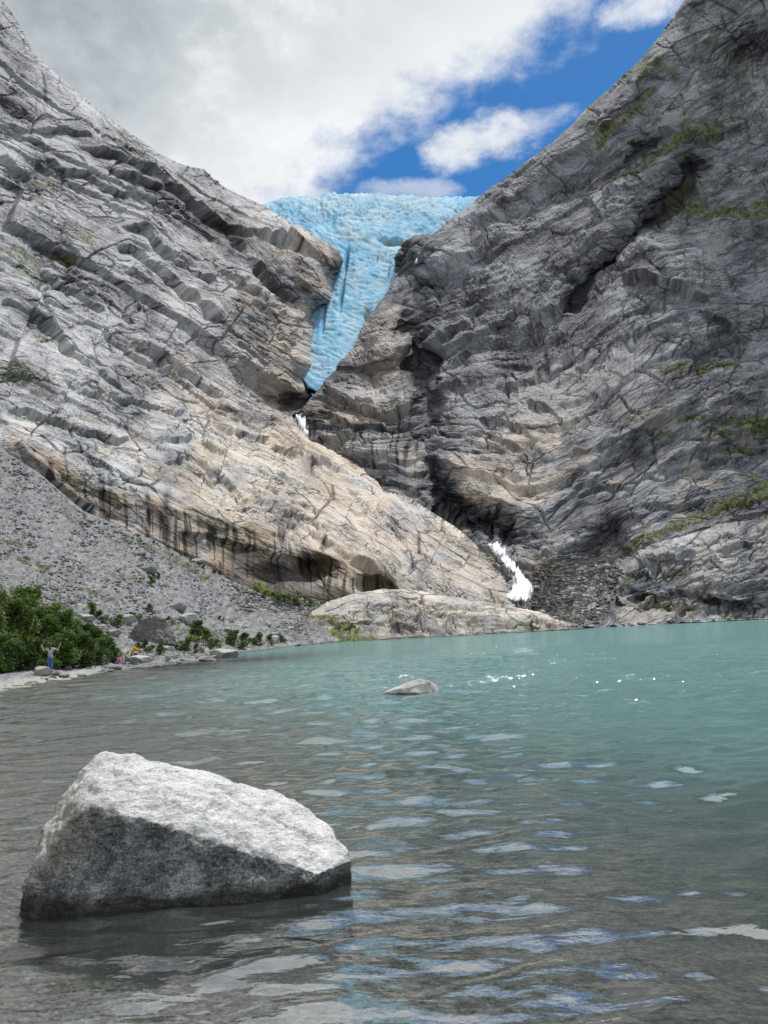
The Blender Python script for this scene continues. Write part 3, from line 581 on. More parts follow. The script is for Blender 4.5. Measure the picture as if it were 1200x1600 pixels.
def right_attrs(u, v, s, w, sd):
    n = fbm(u / 55, v / 45, 151, 4)
    warm = np.clip(0.8 * spots(u, v, [(790, 740, 75, 55, 0.2), (840, 680, 60, 40, 0)], 152) + 0.45 * sstep(560, 700, v) * sstep(0, 0.4, n) + 0.5 * spots(u, v, [(590, 560, 60, 90, -0.6), (560, 640, 90, 30, 0)], 153), 0, 0.85)
    pale = np.clip(0.55 * spots(u, v, [(580, 620, 70, 26, 0.1), (860, 620, 90, 60, -.2), (560, 700, 60, 20, .2), (950, 590, 90, 40, 0)], 154), 0, 1)
    vein = sstep(0.42, 0.62, perlin(s / 90, w / 5.5, 155)) * sstep(-0.05, 0.4, fbm(u / 70, v / 70, 156, 2)) * sstep(380, 120, v)
    pale = np.maximum(pale, 0.75 * vein)
    wet = vstreak(u, v, 157, 4.5, 70, 0.20) * np.clip(spots(u, v, [(560, 700, 110, 40, .15), (620, 690, 50, 60, 0)], 158) + 0.5 * spots(u, v, [(950, 470, 60, 60, 0), (880, 520, 80, 60, -.4), (1000, 560, 90, 40, 0), (1150, 90, 60, 60, 0), (790, 500, 60, 60, 0)], 159), 0, 1)
    damp_shade = np.clip(0.66 * np.exp(-(poly_dist(u + 12 * n, v, GORGE)[0] / 16) ** 2) + 0.7 * spots(u, v, [(740, 810, 85, 26, 0.35), (830, 870, 40, 55, 0.4), (634, 405, 16, 34, 0), (634, 400, 14, 30, 0), (650, 560, 34, 44, -.6), (1180, 75, 60, 26, -.3)], 160), 0, 0.9) * np.clip(0.65 + 0.5 * fbm(u / 10, v / 12, 161, 3), 0, 1)  # gorge and undercut shade painted dark, plus wet rock and a dark notch
    shelf_shade = 0.72 * np.exp(-(poly_dist(u, v + 8 * n, [(1085, 275), (1020, 335), (955, 400), (900, 460)])[0] / 14) ** 2)  # shadow of the diagonal recess put into the colour
    grass = spots(u, v, [(1060, 218, 70, 12, -0.55), (1030, 235, 45, 12, -.6), (1115, 205, 25, 14, -.8), (1000, 265, 30, 10, -.8), (1015, 115, 25, 12, -1), (985, 175, 35, 10, -0.9), (945, 205, 24, 10, -.9), (1080, 325, 40, 14, 0.1), (1150, 340, 60, 10, 0), (1195, 325, 30, 10, 0), (1060, 575, 40, 8, -.1), (1100, 572, 50, 7, 0), (1150, 660, 60, 10, -.1),
                         (1185, 665, 40, 12, -.1), (1130, 680, 30, 6, 0), (1160, 700, 40, 6, 0), (1085, 655, 30, 6, -.1), (1030, 680, 26, 5, -.2), (1175, 745, 14, 10, 0), (1120, 800, 60, 12, -0.42), (1060, 828, 60, 11, -0.4), (1005, 850, 40, 10, -.4), (1190, 772, 70, 18, -0.5), (1160, 785, 50, 16, -.5), (1140, 570, 30, 6, 0), (880, 955, 20, 7, 0), (1040, 950, 60, 9, 0), (930, 160, 18, 8, -.9)], 162)
    grass = grass * (0.45 + 0.55 * sstep(-0.35, 0.25, fbm(u / 4, v / 3.2, 163, 3))); film = 0.30 * sstep(0.05, 0.5, fbm(s / 40, w / 22, 164, 4)) * sstep(430, 250, v) * sstep(820, 900, u)
    debris = spots(u, v, [(910, 915, 75, 65, 0.2), (850, 960, 60, 30, 0)], 301)
    return dict(warm=warm, pale=pale, brown=debris * 0.15, stain_shade=np.clip(np.maximum.reduce([wet * 0.85, damp_shade, shelf_shade, 0.45 * debris * sstep(-.2, .4, fbm(u / 22, v / 16, 165, 4))]), 0, 1), grass=np.clip(np.maximum(grass, film), 0, 1))
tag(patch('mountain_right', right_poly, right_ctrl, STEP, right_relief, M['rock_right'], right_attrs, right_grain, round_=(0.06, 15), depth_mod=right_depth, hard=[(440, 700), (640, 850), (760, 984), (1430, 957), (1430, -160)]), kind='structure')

# glacier
gl_poly = [(396, 330), (420, 318), (438, 312), (462, 309), (490, 307), (512, 303), (530, 305), (560, 302.5), (590, 304), (620, 307), (660, 309), (700, 310), (742, 309), (775, 302), (800, 330), (730, 400), (690, 460), (640, 540), (570, 600), (510, 622), (494, 612), (484, 606), (474, 594), (440, 560), (440, 480), (480, 420), (440, 370)]
gl_ctrl = [(396, 330, 1700), (420, 318, 1750), (580, 303, 1830), (742, 309, 1780), (800, 330, 1700), (480, 350, 1620), (650, 350, 1620), (580, 385, 1430), (480, 420, 1350), (690, 420, 1390), (570, 460, 1200), (640, 520, 1120), (520, 550, 985), (440, 560, 990), (570, 600, 930), (490, 610, 890)]
gl_grain = strike((340, 250, 860, 680), [(440, 320, 0.1), (580, 320, 0.0), (700, 330, -0.1), (480, 360, 0.35), (560, 380, 0.0), (650, 370, -0.3), (580, 450, 0.1), (540, 550, 0.3)])
def gl_relief(u, v, s, w, sd):
    top = sstep(380, 315, v); mid = sstep(460, 400, v)
    h = top * ((1.6 + 0.6 * sstep(335, 308, v)) * ridged(u / 11 + 0.6 * perlin(u / 30, v / 20, 421), v / 8, 401, 3) + 0.6 * fbm(u / 4, v / 4, 402, 2)) + (1 - top) * 1.1 * ridged(s / 22, w / 7, 403, 3)
    wav = w / 10 + 1.8 * fbm(s / 50, w / 26, 404, 3)
    h = h + (0.25 + 0.75 * mid) * (np.abs((wav % 1) - 0.5) * 2) ** 1.3 * np.clip(0.7 + perlin(s / 60, w / 30, 405), 0.1, 1.4)
    h = h + 3 * fbm(u / 60, v / 60, 406, 2) + 0.5 * fbm(u / 9, v / 14, 407, 3)
    flow = u + 0.28 * (v - 400)
    h = h + 0.5 * (1 - mid) * ridged(flow / 19, v / 60, 408, 2)
    for (a, b, ln, wd, dp) in ((541, 405, 16, 3.0, 14), (534, 460, 22, 2.6, 9), (608, 428, 11, 1.2, 8), (505, 500, 18, 2.2, 6), (590, 405, 8, 1.0, 5), (602, 400, 7, 1.0, 5), (575, 492, 14, 4, 10)):
        h = h - dp * np.exp(-((u - a + 0.12 * (v - b)) / wd) ** 2 - ((v - b) / ln) ** 2)
    h = h - 9 * np.exp(-((v - 381 - 0.1 * (u - 620) - 2 * np.sin(u / 5)) / 4.5) ** 2 - ((u - 616) / 22) ** 2)
    return h
def gl_attrs(u, v, s, w, sd):
    n = fbm(u / 40, v / 30, 411, 4)
    pale = np.clip(0.08 + 0.3 * sstep(400, 330, v) + 0.9 * n + 0.35 * sstep(330, 308, v) + 0.25 * sstep(0.5, 0.8, np.exp(-((u - 600) / 90) ** 2)), 0, 1)
    deep = np.zeros(u.shape)
    for (a, b, ln, wd) in ((541, 405, 16, 3.0), (534, 460, 22, 4), (505, 500, 18, 3), (608, 428, 11, 1.3), (497, 515, 12, 4), (620, 378, 8, 2)):
        deep = np.maximum(deep, np.exp(-((u - a + 0.12 * (v - b)) / wd) ** 2 - ((v - b) / ln) ** 2))
    deep = np.maximum(deep * 0.9, 0.30 * np.exp(-(poly_dist(u, v, [(425, 325), (470, 360), (515, 390), (530, 430), (525, 480), (500, 500)])[0] / 16) ** 2) * sstep(-.3, .3, n + 0.1))
    deep = np.maximum(deep, 0.8 * sstep(597, 610, v + 0.3 * (u - 490)) * sstep(510, 490, u))
    dirt = np.clip(0.5 * sstep(0.25, 0.7, fbm(s / 30, w / 5, 412, 3)) * sstep(345, 305, v) + 0.85 * spots(u, v, [(575, 493, 7, 18, 0), (620, 380, 24, 5, 0.1)], 413), 0, 0.9)
    return dict(pale=pale, deep=deep, dirt=dirt)
tag(patch('glacier', gl_poly, gl_ctrl, 1.4, gl_relief, M['ice'], gl_attrs, gl_grain, round_=(0.03, 10), hard=[(396, 330), (440, 370), (480, 420), (440, 480), (440, 560), (510, 622), (570, 600), (690, 460), (800, 330)], crest=0.5, smooth=True), kind='structure')

# smooth slabs running into the lake below the cave
sl_poly = [(440, 985), (462, 972), (486, 956), (520, 938), (560, 926), (600, 921), (640, 921), (700, 932), (745, 936), (782, 944), (812, 950), (842, 956), (868, 968), (900, 975), (915, 982.5), (880, 984.5), (790, 989.5), (700, 994.5), (600, 999.5), (500, 1005), (452, 1009)]
sl_ctrl = [(440, 985, 180), (486, 956, 186), (560, 926, 206), (640, 921, 218), (745, 936, 226), (842, 956, 222), (900, 975, 212), (600, 960, 192), (700, 960, 202), (800, 965, 208), (500, 980, 172), WL(915, 982.5), WL(790, 989.5), WL(700, 994.5), WL(600, 999.5), WL(500, 1005), WL(452, 1009)]
sl_grain = strike((380, 880, 980, 1060), [(480, 980, -0.2), (560, 940, -0.15), (640, 950, 0.1), (720, 960, 0.15), (820, 965, 0.2), (900, 980, 0.15)])
sl_ledges = [([(520, 948), (560, 944), (600, 950), (650, 946), (655, 990)], 3, 10, 8), ([(655, 955), (700, 952), (740, 955), (780, 958), (830, 966), (880, 976)], 4, 10, 9), ([(560, 975), (600, 970), (640, 968)], 3, 9, 7), ([(700, 975), (750, 972), (790, 978), (850, 982)], 3, 8, 7), ([(480, 975), (520, 972), (560, 980)], 3, 8, 6)]
def sl_relief(u, v, s, w, sd):
    h = 4.4 * slab_steps(s, w, 24, 3, 711) + 2.6 * slab_steps(s, w, 10, 2.8, 712) + 0.7 * slab_steps(s, w, 5, 3, 713) + 4.0 * cracks(s, w, 26, 1.8, 714, 0.08) + 2.4 * cracks(s, w, 11, 1.6, 715, .13) + 3 * fbm(u / 60, v / 40, 716, 3)
    for i, (p, a, wa, wb) in enumerate(sl_ledges): h = h + ledge(u, v, p, a, wa, wb, 3, 720 + i)
    for a in (662, 702, 558, 585, 840, 870): h = h - 2.2 * np.exp(-((u - a - 3 * fbm(v / 10, v * 0 + a, 5, 2)) / 2.0) ** 2) * sstep(950, 962, v)
    return h
def sl_attrs(u, v, s, w, sd):
    n = fbm(u / 40, v / 25, 731, 4)
    moss = spots(u, v, [(510, 966, 42, 5, 0.05), (560, 968, 30, 5, 0), (545, 985, 26, 12, .2), (520, 985, 24, 8, 0.3), (830, 983, 24, 4, .12), (560, 1000, 40, 4, 0)], 732)
    return dict(warm=np.clip(0.45 + n, 0, 0.8), brown=u * 0, pale=np.clip(0.3 * n, 0, 0.5), stain_shade=np.clip(0.55 * sstep(0.1, 0.5, n) * sstep(960, 985, v) + 0.6 * sstep(4, 0.8, sd) * sstep(975, 984, v), 0, 0.8), grass=np.clip(moss * 0.9, 0, 1))
tag(patch('rock_slabs', sl_poly, sl_ctrl, 1.25, sl_relief, M['slab'], sl_attrs, sl_grain, round_=(0.05, 8), hard=[(440, 1009), (500, 1005), (700, 994.5), (915, 982.5)]), kind='structure')

# hummock of rock on the far right of the lake
mo_poly = [(962, 930), (966, 908), (984, 880), (1006, 862), (1040, 846), (1086, 832), (1120, 822), (1160, 816), (1200, 806), (1260, 790), (1430, 740), (1430, 957), (1200, 967), (1100, 972), (1040, 974.8), (990, 966)]
mo_ctrl = [(962, 930, 298), (984, 880, 332), (1040, 846, 352), (1120, 822, 368), (1200, 806, 378), (1430, 740, 350), WL(1430, 957), WL(1200, 967), WL(1100, 972), WL(1040, 974.8), (1060, 890, 322), (1200, 880, 336), (1150, 850, 350), (1430, 850, 322), (1000, 920, 300), (1150, 930, 308)]
mo_grain = strike((900, 680, 1480, 1020), [(1000, 880, -0.45), (1100, 850, -0.3), (1200, 850, -0.25), (1000, 930, 0.1), (1100, 930, 0.2), (1200, 930, 0.25)])
def mo_depth(u, v):
    cl = np.interp(u, [900, 980, 1020, 1080, 1130, 1200, 1450], [925, 918, 924, 918, 934, 946, 950]); b = v - cl - 3 * fbm(u / 14, v / 14, 741, 2)
    return 0.03 * sstep(0, 14, b) * sstep(34, 14, b) * sstep(975, 1010, u) * sstep(1230, 1120, u) * np.clip(0.9 + fbm(u / 40, v / 40, 742, 2), 0.3, 1.2)
def mo_relief(u, v, s, w, sd):
    return 9 * slab_steps(s, w, 34, 2.2, 751) + 5.5 * slab_steps(s, w, 15, 2.0, 752) + 1.2 * slab_steps(s, w, 7, 2.4, 753) + 7 * cracks(s, w, 28, 1.5, 754, 0.10) + 4 * cracks(s, w, 12, 1.4, 755, 0.15) + 6 * fbm(u / 60, v / 50, 756, 3)
def mo_attrs(u, v, s, w, sd):
    n = fbm(u / 35, v / 28, 761, 4)
    grass = spots(u, v, [(1090, 888, 46, 6, 0), (1060, 894, 30, 5, 0), (980, 905, 12, 14, 0), (1050, 955, 50, 8, .1), (1110, 960, 40, 7, 0.1), (1030, 940, 20, 8, 0)], 762) * sstep(-.5, .2, fbm(u / 8, v / 6, 763, 3))
    low = sstep(930, 950, v + 10 * n)
    return dict(warm=np.clip(0.2 + 0.6 * n, 0, 0.5), brown=0.25 * low, pale=np.clip(0.6 * n + 0.3, 0, 0.7) * (1 - 0.7 * low), stain_shade=np.clip(0.2 * low + 0.35 * sstep(0.2, 0.6, n), 0, 0.7), grass=grass * 0.8)
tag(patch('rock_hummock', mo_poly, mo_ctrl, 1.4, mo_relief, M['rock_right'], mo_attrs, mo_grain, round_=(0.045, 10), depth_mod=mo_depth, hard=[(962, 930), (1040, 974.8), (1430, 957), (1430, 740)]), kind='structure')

# scree slope, meadow strip and beach on the near left shore
SHORE = [(-260, 1122), (-100, 1098), (0, 1080), (60, 1070), (100, 1064), (130, 1058), (170, 1050), (220, 1043), (270, 1038), (320, 1034), (345, 1029), (372, 1021), (420, 1015), (480, 1008), (520, 1004)]
sc_poly = [(a, b) for a, b, c in CONTACT] + [(470, 958), (505, 975), (530, 1000)] + SHORE[::-1]
sc_ctrl = CONTACT + [WL(*p) for p in SHORE] + [(470, 958, 196), (505, 975, 182), (-260, 800, 86), (0, 800, 114), (0, 900, 84), (0, 990, 60), (0, 1046, 48), (100, 1040, 55), (100, 990, 68), (100, 900, 97), (200, 900, 115), (200, 980, 86), (200, 1020, 74), (300, 960, 120), (300, 1000, 96), (420, 980, 155), (420, 1000, 128), (350, 1005, 108), (-260, 1000, 46), (-260, 1070, 40)]
def sc_relief(u, v, s, w, sd):
    rocky = sstep(1035, 1015, v - 0.0 * u) ; big = sstep(0.0, 0.4, fbm(u / 50, v / 40, 801, 3)) * 0.6 + sstep(880, 980, v) * 0.6
    f1, f2, c1 = worley(u / 3.6, v / 2.6, 811); g1, g2, c2 = worley(u / 8, v / 5.6, 812); k1, k2, c3 = worley(u / 15, v / 10, 813)
    h = 1.0 * np.clip(0.75 - f1, 0, 1) * (0.5 + c1) + 2.0 * np.clip(0.8 - g1, 0, 1) * np.clip(c2 - 0.35, 0, 1) + big * 4.2 * np.clip(0.8 - k1, 0, 1) * np.clip(c3 - 0.5, 0, 1) * 2
    shore = sstep(1050, 1030, v + 0.1 * u) 
    return (h * (0.25 + 0.75 * rocky) + 1.2 * fbm(u / 60, v / 50, 814, 3) * rocky + 0.4 * fbm(u / 8, v / 5, 815, 2)) * sstep(0, 6, sd)
def sc_attrs(u, v, s, w, sd):
    n = fbm(u / 40, v / 30, 821, 4)
    dsh = poly_dist(u, v, SHORE)[0]
    sand = sstep(18, 8, dsh + 6 * n) * sstep(190, 120, u)
    grass = np.clip(spots(u, v, [(50, 975, 130, 60, 0.2), (100, 1010, 100, 18, .1), (300, 990, 60, 12, .2), (350, 1000, 70, 10, .15), (120, 815, 24, 5, .5), (200, 905, 40, 5, 0.2), (50, 880, 50, 6, .35), (20, 850, 40, 5, .2), (215, 850, 42, 7, 0.5), (285, 885, 46, 8, 0.5), (430, 940, 40, 10, 0.3), (470, 950, 40, 9, 0), (150, 930, 30, 6, .4)], 822) * sstep(-0.45, 0.2, fbm(u / 9, v / 6, 823, 3)), 0, 0.9)
    moss = spots(u, v, [(500, 968, 40, 6, .05), (530, 988, 24, 10, .3)], 824)
    wet = sstep(3.0, 0.5, dsh) * 0.8
    return dict(sand=sand, grass=grass * (1 - sand), moss=moss, stain_shade=wet)
tag(patch('scree_slope', sc_poly, sc_ctrl, 1.5, sc_relief, M['scree'], sc_attrs, None, round_=(0, 10), sink=0.5), kind='structure')

# two falls of melt water
def falls(name, poly, Ys, seed):
    def rel(u, v, s, w, sd):
        return 0.4 * sstep(0, 9, sd) + 0.5 * fbm(u / 5, v / 12, seed, 3) + 0.4 * ridged(u / 9, v / 20, seed + 1, 2) * sstep(0, 6, sd)
    o = patch(name, poly, Ys, 1.0, rel, M['foam'], lambda u, v, s, w, sd: dict(rim=sd / 3.0), None, curl=3, round_=(0.012, 5), smooth=True)
    tag(o, kind='structure'); return o
falls('waterfall', [(760, 850), (772, 846), (784, 845), (790, 856), (794, 866), (806, 878), (816, 890), (824, 902), (836, 914), (835, 926), (828, 942), (806, 940), (788, 936), (792, 922), (802, 912), (800, 900), (788, 886), (780, 872), (770, 862)],
      [(772, 846, 350), (794, 866, 335), (806, 895, 312), (836, 914, 298), (828, 942, 272), (788, 936, 272)], 851)
falls('waterfall', [(458, 648), (470, 644), (478, 650), (482, 664), (484, 680), (480, 688), (472, 678), (464, 666)], [(458, 648, 700), (478, 650, 700), (484, 680, 664), (472, 678, 664)], 861)
falls('waterfall', [(655, 402), (652, 412), (644, 420), (638, 432), (628, 440), (634, 428), (642, 414), (650, 404)], [(654, 402, 1120), (628, 440, 1090), (644, 420, 1105)], 871)
falls('waterfall', [(760, 306), (752, 316), (744, 322), (738, 324), (748, 314), (756, 306)], [(760, 306, 1215), (738, 324, 1190), (750, 318, 1200)], 881)
# ------------------------------------------------------------------ lake: bed, gravel and water
shore_w = [(3.5, -1.2), (0.3, 1.0), (-3.4, 3.4), (-5.6, 7.0), (-9.0, 13.5), (-13.5, 21.0)] + [tuple(on_water(*p)[:2]) for p in SHORE[1:]]
def shore_dist(x, y):
    d, _, _, sg, _ = poly_dist(x, y, shore_w)
    return np.where(sg < 0, -d, d) * -1.0
_t = shore_dist(np.array([1.0]), np.array([10.0]))[0]
SGN = 1.0 if _t > 0 else -1.0
def bed_z(x, y):
    d = SGN * shore_dist(x, y)
    z = -0.125 * d * (1 + 0.012 * np.clip(d, 0, 60)) + 0.05 * fbm(x / 2.2, y / 2.2, 901, 3) * np.clip(0.3 + d * 0.1, 0.2, 1.5) - 0.03
    far = sstep(30, 60, y)
    z = np.where(d < 0, np.minimum(-0.04 * d, 1.2), z)
    return np.clip(z, -9, 2)
def gravel_mat():
    m, g, b, out = new_mat('wet_lake_gravel')
    pos = g.new('ShaderNodeNewGeometry').outputs['Position']
    c1 = g.vor(pos, 22, 'F1', 'Color'); sc = g.new('ShaderNodeSeparateColor'); g.l.new(c1, sc.inputs[0])
    n = g.noise(pos, 1.4, 5, 0.6); n2 = g.noise(pos, 60, 4, 0.7)
    t = g.math('ADD', g.math('MULTIPLY', sc.outputs[0], 0.4), g.math('ADD', g.math('MULTIPLY', n, 0.35), g.math('MULTIPLY', n2, 0.25)))
    g.l.new(g.ramp(t, [(0.25, (0.085, 0.078, 0.067)), (0.5, (0.26, 0.238, 0.205)), (0.72, (0.50, 0.46, 0.395))]), b.inputs['Base Color'])
    bp = g.new('ShaderNodeBump'); bp.inputs['Strength'].default_value = 0.9; bp.inputs['Distance'].default_value = 0.03
    g.l.new(g.math('ADD', g.vor(pos, 22, 'F1'), n2), bp.inputs['Height']); g.l.new(bp.outputs[0], b.inputs['Normal'])
    return m
M['gravel'] = gravel_mat()
def polar_grid(a0, a1, na, r0, r1, nr):
    az = np.radians(np.linspace(a0, a1, na)) if np.isscalar(na) else np.radians(na); rr = r0 * (r1 / r0) ** np.linspace(0, 1, nr) if np.isscalar(nr) else nr
    Rr, Az = np.meshgrid(rr, az, indexing='ij'); return Rr * np.sin(Az), Rr * np.cos(Az), Rr
X, Y, Rr = polar_grid(-115, 115, 220, 0.8, 330, 200)
xf, yf = X.ravel(), Y.ravel()
Z = chunked(bed_z, xf, yf).reshape(X.shape)
Z = np.where(Rr > 60, np.minimum(Z, -1.0), Z)
tag(mesh_grid('lake_bed', np.stack([X, Y, Z], -1), np.ones(X.shape, bool), {}, None, M['gravel'], True), kind='structure')

def water_mat():
    m, g, b, out = new_mat('glacial_water')
    g.n.remove(b)
    pos = g.new('ShaderNodeNewGeometry').outputs['Position']
    dep = g.attr('depth'); wind = g.attr('wind')
    turb = g.math('SUBTRACT', 1.0, g.math('EXPONENT', g.math('MULTIPLY', dep, -0.8)))
    sil = g.new('ShaderNodeBsdfDiffuse'); g.l.new(g.mix(g.sstep(dep, 0.3, 1.8), (0.075, 0.092, 0.086), (0.125, 0.25, 0.245)), sil.inputs[0])
    clr = g.new('ShaderNodeBsdfTransparent'); clr.inputs[0].default_value = (0.80, 0.86, 0.84, 1)
    body = g.new('ShaderNodeMixShader'); g.l.new(turb, body.inputs[0]); g.l.new(clr.outputs[0], body.inputs[1]); g.l.new(sil.outputs[0], body.inputs[2])
    w1 = g.noise(g.mapping(pos, (2.2, 5.5, 1)), 1.0, 3, 0.55, dist=0.3); w2 = g.noise(g.mapping(pos, (8, 18, 1)), 1.0, 3, 0.55, dist=0.4); w3 = g.noise(g.mapping(pos, (0.5, 1.3, 1)), 1.0, 4, 0.55)
    hgt = g.math('ADD', g.math('MULTIPLY', w1, 0.030), g.math('ADD', g.math('MULTIPLY', w2, 0.008), g.math('MULTIPLY', w3, 0.10)))
    hgt = g.math('MULTIPLY', hgt, wind)
    bp = g.new('ShaderNodeBump'); bp.inputs['Strength'].default_value = 1.0; bp.inputs['Distance'].default_value = 1.0; g.l.new(hgt, bp.inputs['Height'])
    gl = g.new('ShaderNodeBsdfGlossy'); gl.inputs['Roughness'].default_value = 0.05; g.l.new(bp.outputs[0], gl.inputs['Normal'])
    fr = g.new('ShaderNodeFresnel'); fr.inputs['IOR'].default_value = 1.9; g.l.new(bp.outputs[0], fr.inputs['Normal'])
    mx = g.new('ShaderNodeMixShader'); g.l.new(g.math('MINIMUM', fr.outputs[0], 0.48), mx.inputs[0]); g.l.new(body.outputs[0], mx.inputs[1]); g.l.new(gl.outputs[0], mx.inputs[2])
    g.l.new(mx.outputs[0], out.inputs[0]); return m
M['water'] = water_mat()
def wave(x, y):
    r = np.hypot(x, y); xa = x + 0.3 * y * 0.15
    a = 0.016 * perlin(xa / 1.2, y / 0.55, 911) + 0.011 * perlin(xa / 0.55, y / 0.25, 912) + 0.013 * perlin(xa / 3.1, y / 2.0, 913) + 0.0036 * perlin(xa / 0.24, y / 0.115, 914) * sstep(16, 7, r)
    b = 0.05 * perlin(xa / 3.0, y / 1.1, 915) + 0.03 * perlin(xa / 1.4, y / 0.6, 916)
    return a * sstep(60, 25, r) * (1.85 + 1.7 * sstep(4.5, 12, r)) + 1.9 * b * sstep(9, 26, r) * sstep(75, 40, r)
X, Y, Rr = polar_grid(0, 0, np.concatenate([np.arange(-112, -36, 2.0), np.arange(-36, 36, 0.17), np.arange(36, 113, 2.0)]), 0, 0, np.concatenate([1.6 * 1.0085 ** np.arange(0, 455), np.geomspace(77, 320, 40)]))
xf, yf = X.ravel(), Y.ravel()
Z = chunked(wave, xf, yf).reshape(X.shape); D = np.clip(-chunked(bed_z, xf, yf), 0, 9).reshape(X.shape)
wind = (0.3 + 1.0 * sstep(7, 35, Rr)) * np.clip(0.9 + 0.6 * chunked(lambda x, y: fbm(x / 14, y / 9, 921, 3), xf, yf).reshape(X.shape), 0.35, 1.5)
D = np.maximum(D, 3.5 * sstep(35, 140, Rr))
tag(mesh_grid('lake_water', np.stack([X, Y, Z], -1), np.ones(X.shape, bool), dict(depth=D, wind=wind), None, M['water'], True), kind='structure')

# ------------------------------------------------------------------ rocks
_fs = rbf([(a, b, math.log(c)) for a, b, c in sc_ctrl])
def ground_at(u, v):
    Yd = float(squash(np.exp(_fs(np.array([float(u)]), np.array([float(v)]))))[0]); return Vector(at(u, v, Yd)), Yd
def stone_mat(name, dark, mid, light, scale, speck=0.4, wet=None, coat=None):
    m, g, b, out = new_mat(name)
    tc = g.new('ShaderNodeTexCoord').outputs['Object']; geo = g.new('ShaderNodeNewGeometry')
    n1 = g.noise(tc, 2.2 * scale, 7, 0.6); n2 = g.noise(tc, 26 * scale, 5, 0.72); n3 = g.noise(g.mapping(tc, (1, 1, 3)), 7 * scale, 7, 0.66, dist=0.6)
    t = g.math('ADD', g.math('MULTIPLY', n1, 0.3), g.math('ADD', g.math('MULTIPLY', n2, speck), g.math('MULTIPLY', n3, 0.7 - speck)))
    oi = g.new('ShaderNodeObjectInfo').outputs['Random']
    t = g.math('ADD', t, g.math('MULTIPLY', g.math('SUBTRACT', g.math('ADD', oi, geo.outputs['Random Per Island']), 1.0), 0.07 if wet is None else 0.0))
    col = g.ramp(t, [(0.41, dark), (0.5, mid), (0.60, light)])
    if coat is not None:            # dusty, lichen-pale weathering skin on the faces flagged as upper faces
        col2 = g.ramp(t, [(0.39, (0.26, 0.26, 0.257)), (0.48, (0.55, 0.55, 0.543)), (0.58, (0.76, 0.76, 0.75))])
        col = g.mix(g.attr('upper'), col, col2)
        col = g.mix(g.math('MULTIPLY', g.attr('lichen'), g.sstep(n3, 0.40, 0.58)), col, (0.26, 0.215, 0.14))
    if wet is not None:
        sp = g.new('ShaderNodeSeparateXYZ'); g.l.new(geo.outputs['Position'], sp.inputs[0])
        wz = g.math('ADD', sp.outputs[2], g.math('MULTIPLY', g.math('SUBTRACT', n1, 0.5), 0.12))
        wf = g.math('SUBTRACT', 1.0, g.sstep(wz, wet * 0.4, wet)); col = g.mix(g.math('MULTIPLY', wf, 0.8), col, (0.028, 0.026, 0.020))
        g.l.new(g.math('SUBTRACT', 0.85, g.math('MULTIPLY', wf, 0.5)), b.inputs['Roughness'])
    g.l.new(col, b.inputs['Base Color'])
    bp = g.new('ShaderNodeBump'); bp.inputs['Strength'].default_value = 0.85; bp.inputs['Distance'].default_value = 0.09 / scale
    g.l.new(g.math('ADD', n3, g.math('MULTIPLY', n2, 0.5)), bp.inputs['Height']); g.l.new(bp.outputs[0], b.inputs['Normal'])
    return m
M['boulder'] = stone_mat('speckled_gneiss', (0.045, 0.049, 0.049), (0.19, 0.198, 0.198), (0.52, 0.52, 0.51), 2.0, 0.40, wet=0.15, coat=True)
M['stone_grey'] = stone_mat('grey_stone', (0.12, 0.12, 0.123), (0.23, 0.231, 0.234), (0.36, 0.358, 0.355), 1.0)
M['stone_pale'] = stone_mat('pale_stone', (0.24, 0.236, 0.228), (0.38, 0.373, 0.36), (0.50, 0.49, 0.475), 1.0)
M['stone_dark'] = stone_mat('dark_stone', (0.07, 0.07, 0.072), (0.15, 0.15, 0.15), (0.28, 0.275, 0.27), 1.0)
M['stone_furrow'] = stone_mat('furrowed_stone', (0.07, 0.07, 0.068), (0.16, 0.158, 0.152), (0.28, 0.275, 0.26), 3.0)
M['stone_lake'] = stone_mat('lake_worn_stone', (0.30, 0.285, 0.265), (0.50, 0.48, 0.455), (0.64, 0.62, 0.59), 2.0, wet=0.05)
M['pebble'] = stone_mat('wet_pebble', (0.09, 0.084, 0.075), (0.30, 0.275, 0.24), (0.62, 0.575, 0.50), 8.0)

from mathutils import noise as mn
def refine(bm, size, maxn=70000):
    for _ in range(9):
        es = [e for e in bm.edges if e.calc_length() > size]
        if not es or len(bm.verts) > maxn: break
        bmesh.ops.subdivide_edges(bm, edges=es, cuts=1, use_grid_fill=False)
        bmesh.ops.triangulate(bm, faces=[f for f in bm.faces if len(f.verts) > 3])
def hull_bm(pts):
    bm = bmesh.new()
    for p in pts: bm.verts.new(p)
    r = bmesh.ops.convex_hull(bm, input=bm.verts[:])
    for v in [v for v in bm.verts if not v.link_faces]: bm.verts.remove(v)
    return bm

# the big boulder standing in the shallows
Y0 = water_Y(300, 1420)
bp_pts = [(30, 1396, 0.12), (66, 1416, 0.0), (150, 1422, -0.02), (325, 1415, 0.0), (425, 1407, 0.05), (503, 1398, 0.12), (546, 1362, 0.42),
          (148, 1177, 0.74), (190, 1174, 0.80), (116, 1206, 0.66), (100, 1240, 0.58), (188, 1213, 0.46), (216, 1240, 0.36), (330, 1300, 0.20), (430, 1343, 0.12), (500, 1364, 0.12), (545, 1332, 0.42), (548, 1346, 0.38), (522, 1298, 0.70),
          (287, 1204, 1.15), (343, 1212, 1.2), (370, 1227, 1.15), (430, 1241, 1.1), (480, 1265, 0.9), (77, 1276, 0.50), (70, 1305, 0.44), (50, 1354, 0.30), (128, 1256, 0.24), (178, 1264, 0.18)]
bpw = [Vector(at(u, v, Y0 + d)) for u, v, d in bp_pts]
low = []
for p in bpw[:7]: low.append(Vector((p.x, p.y, -0.45)))
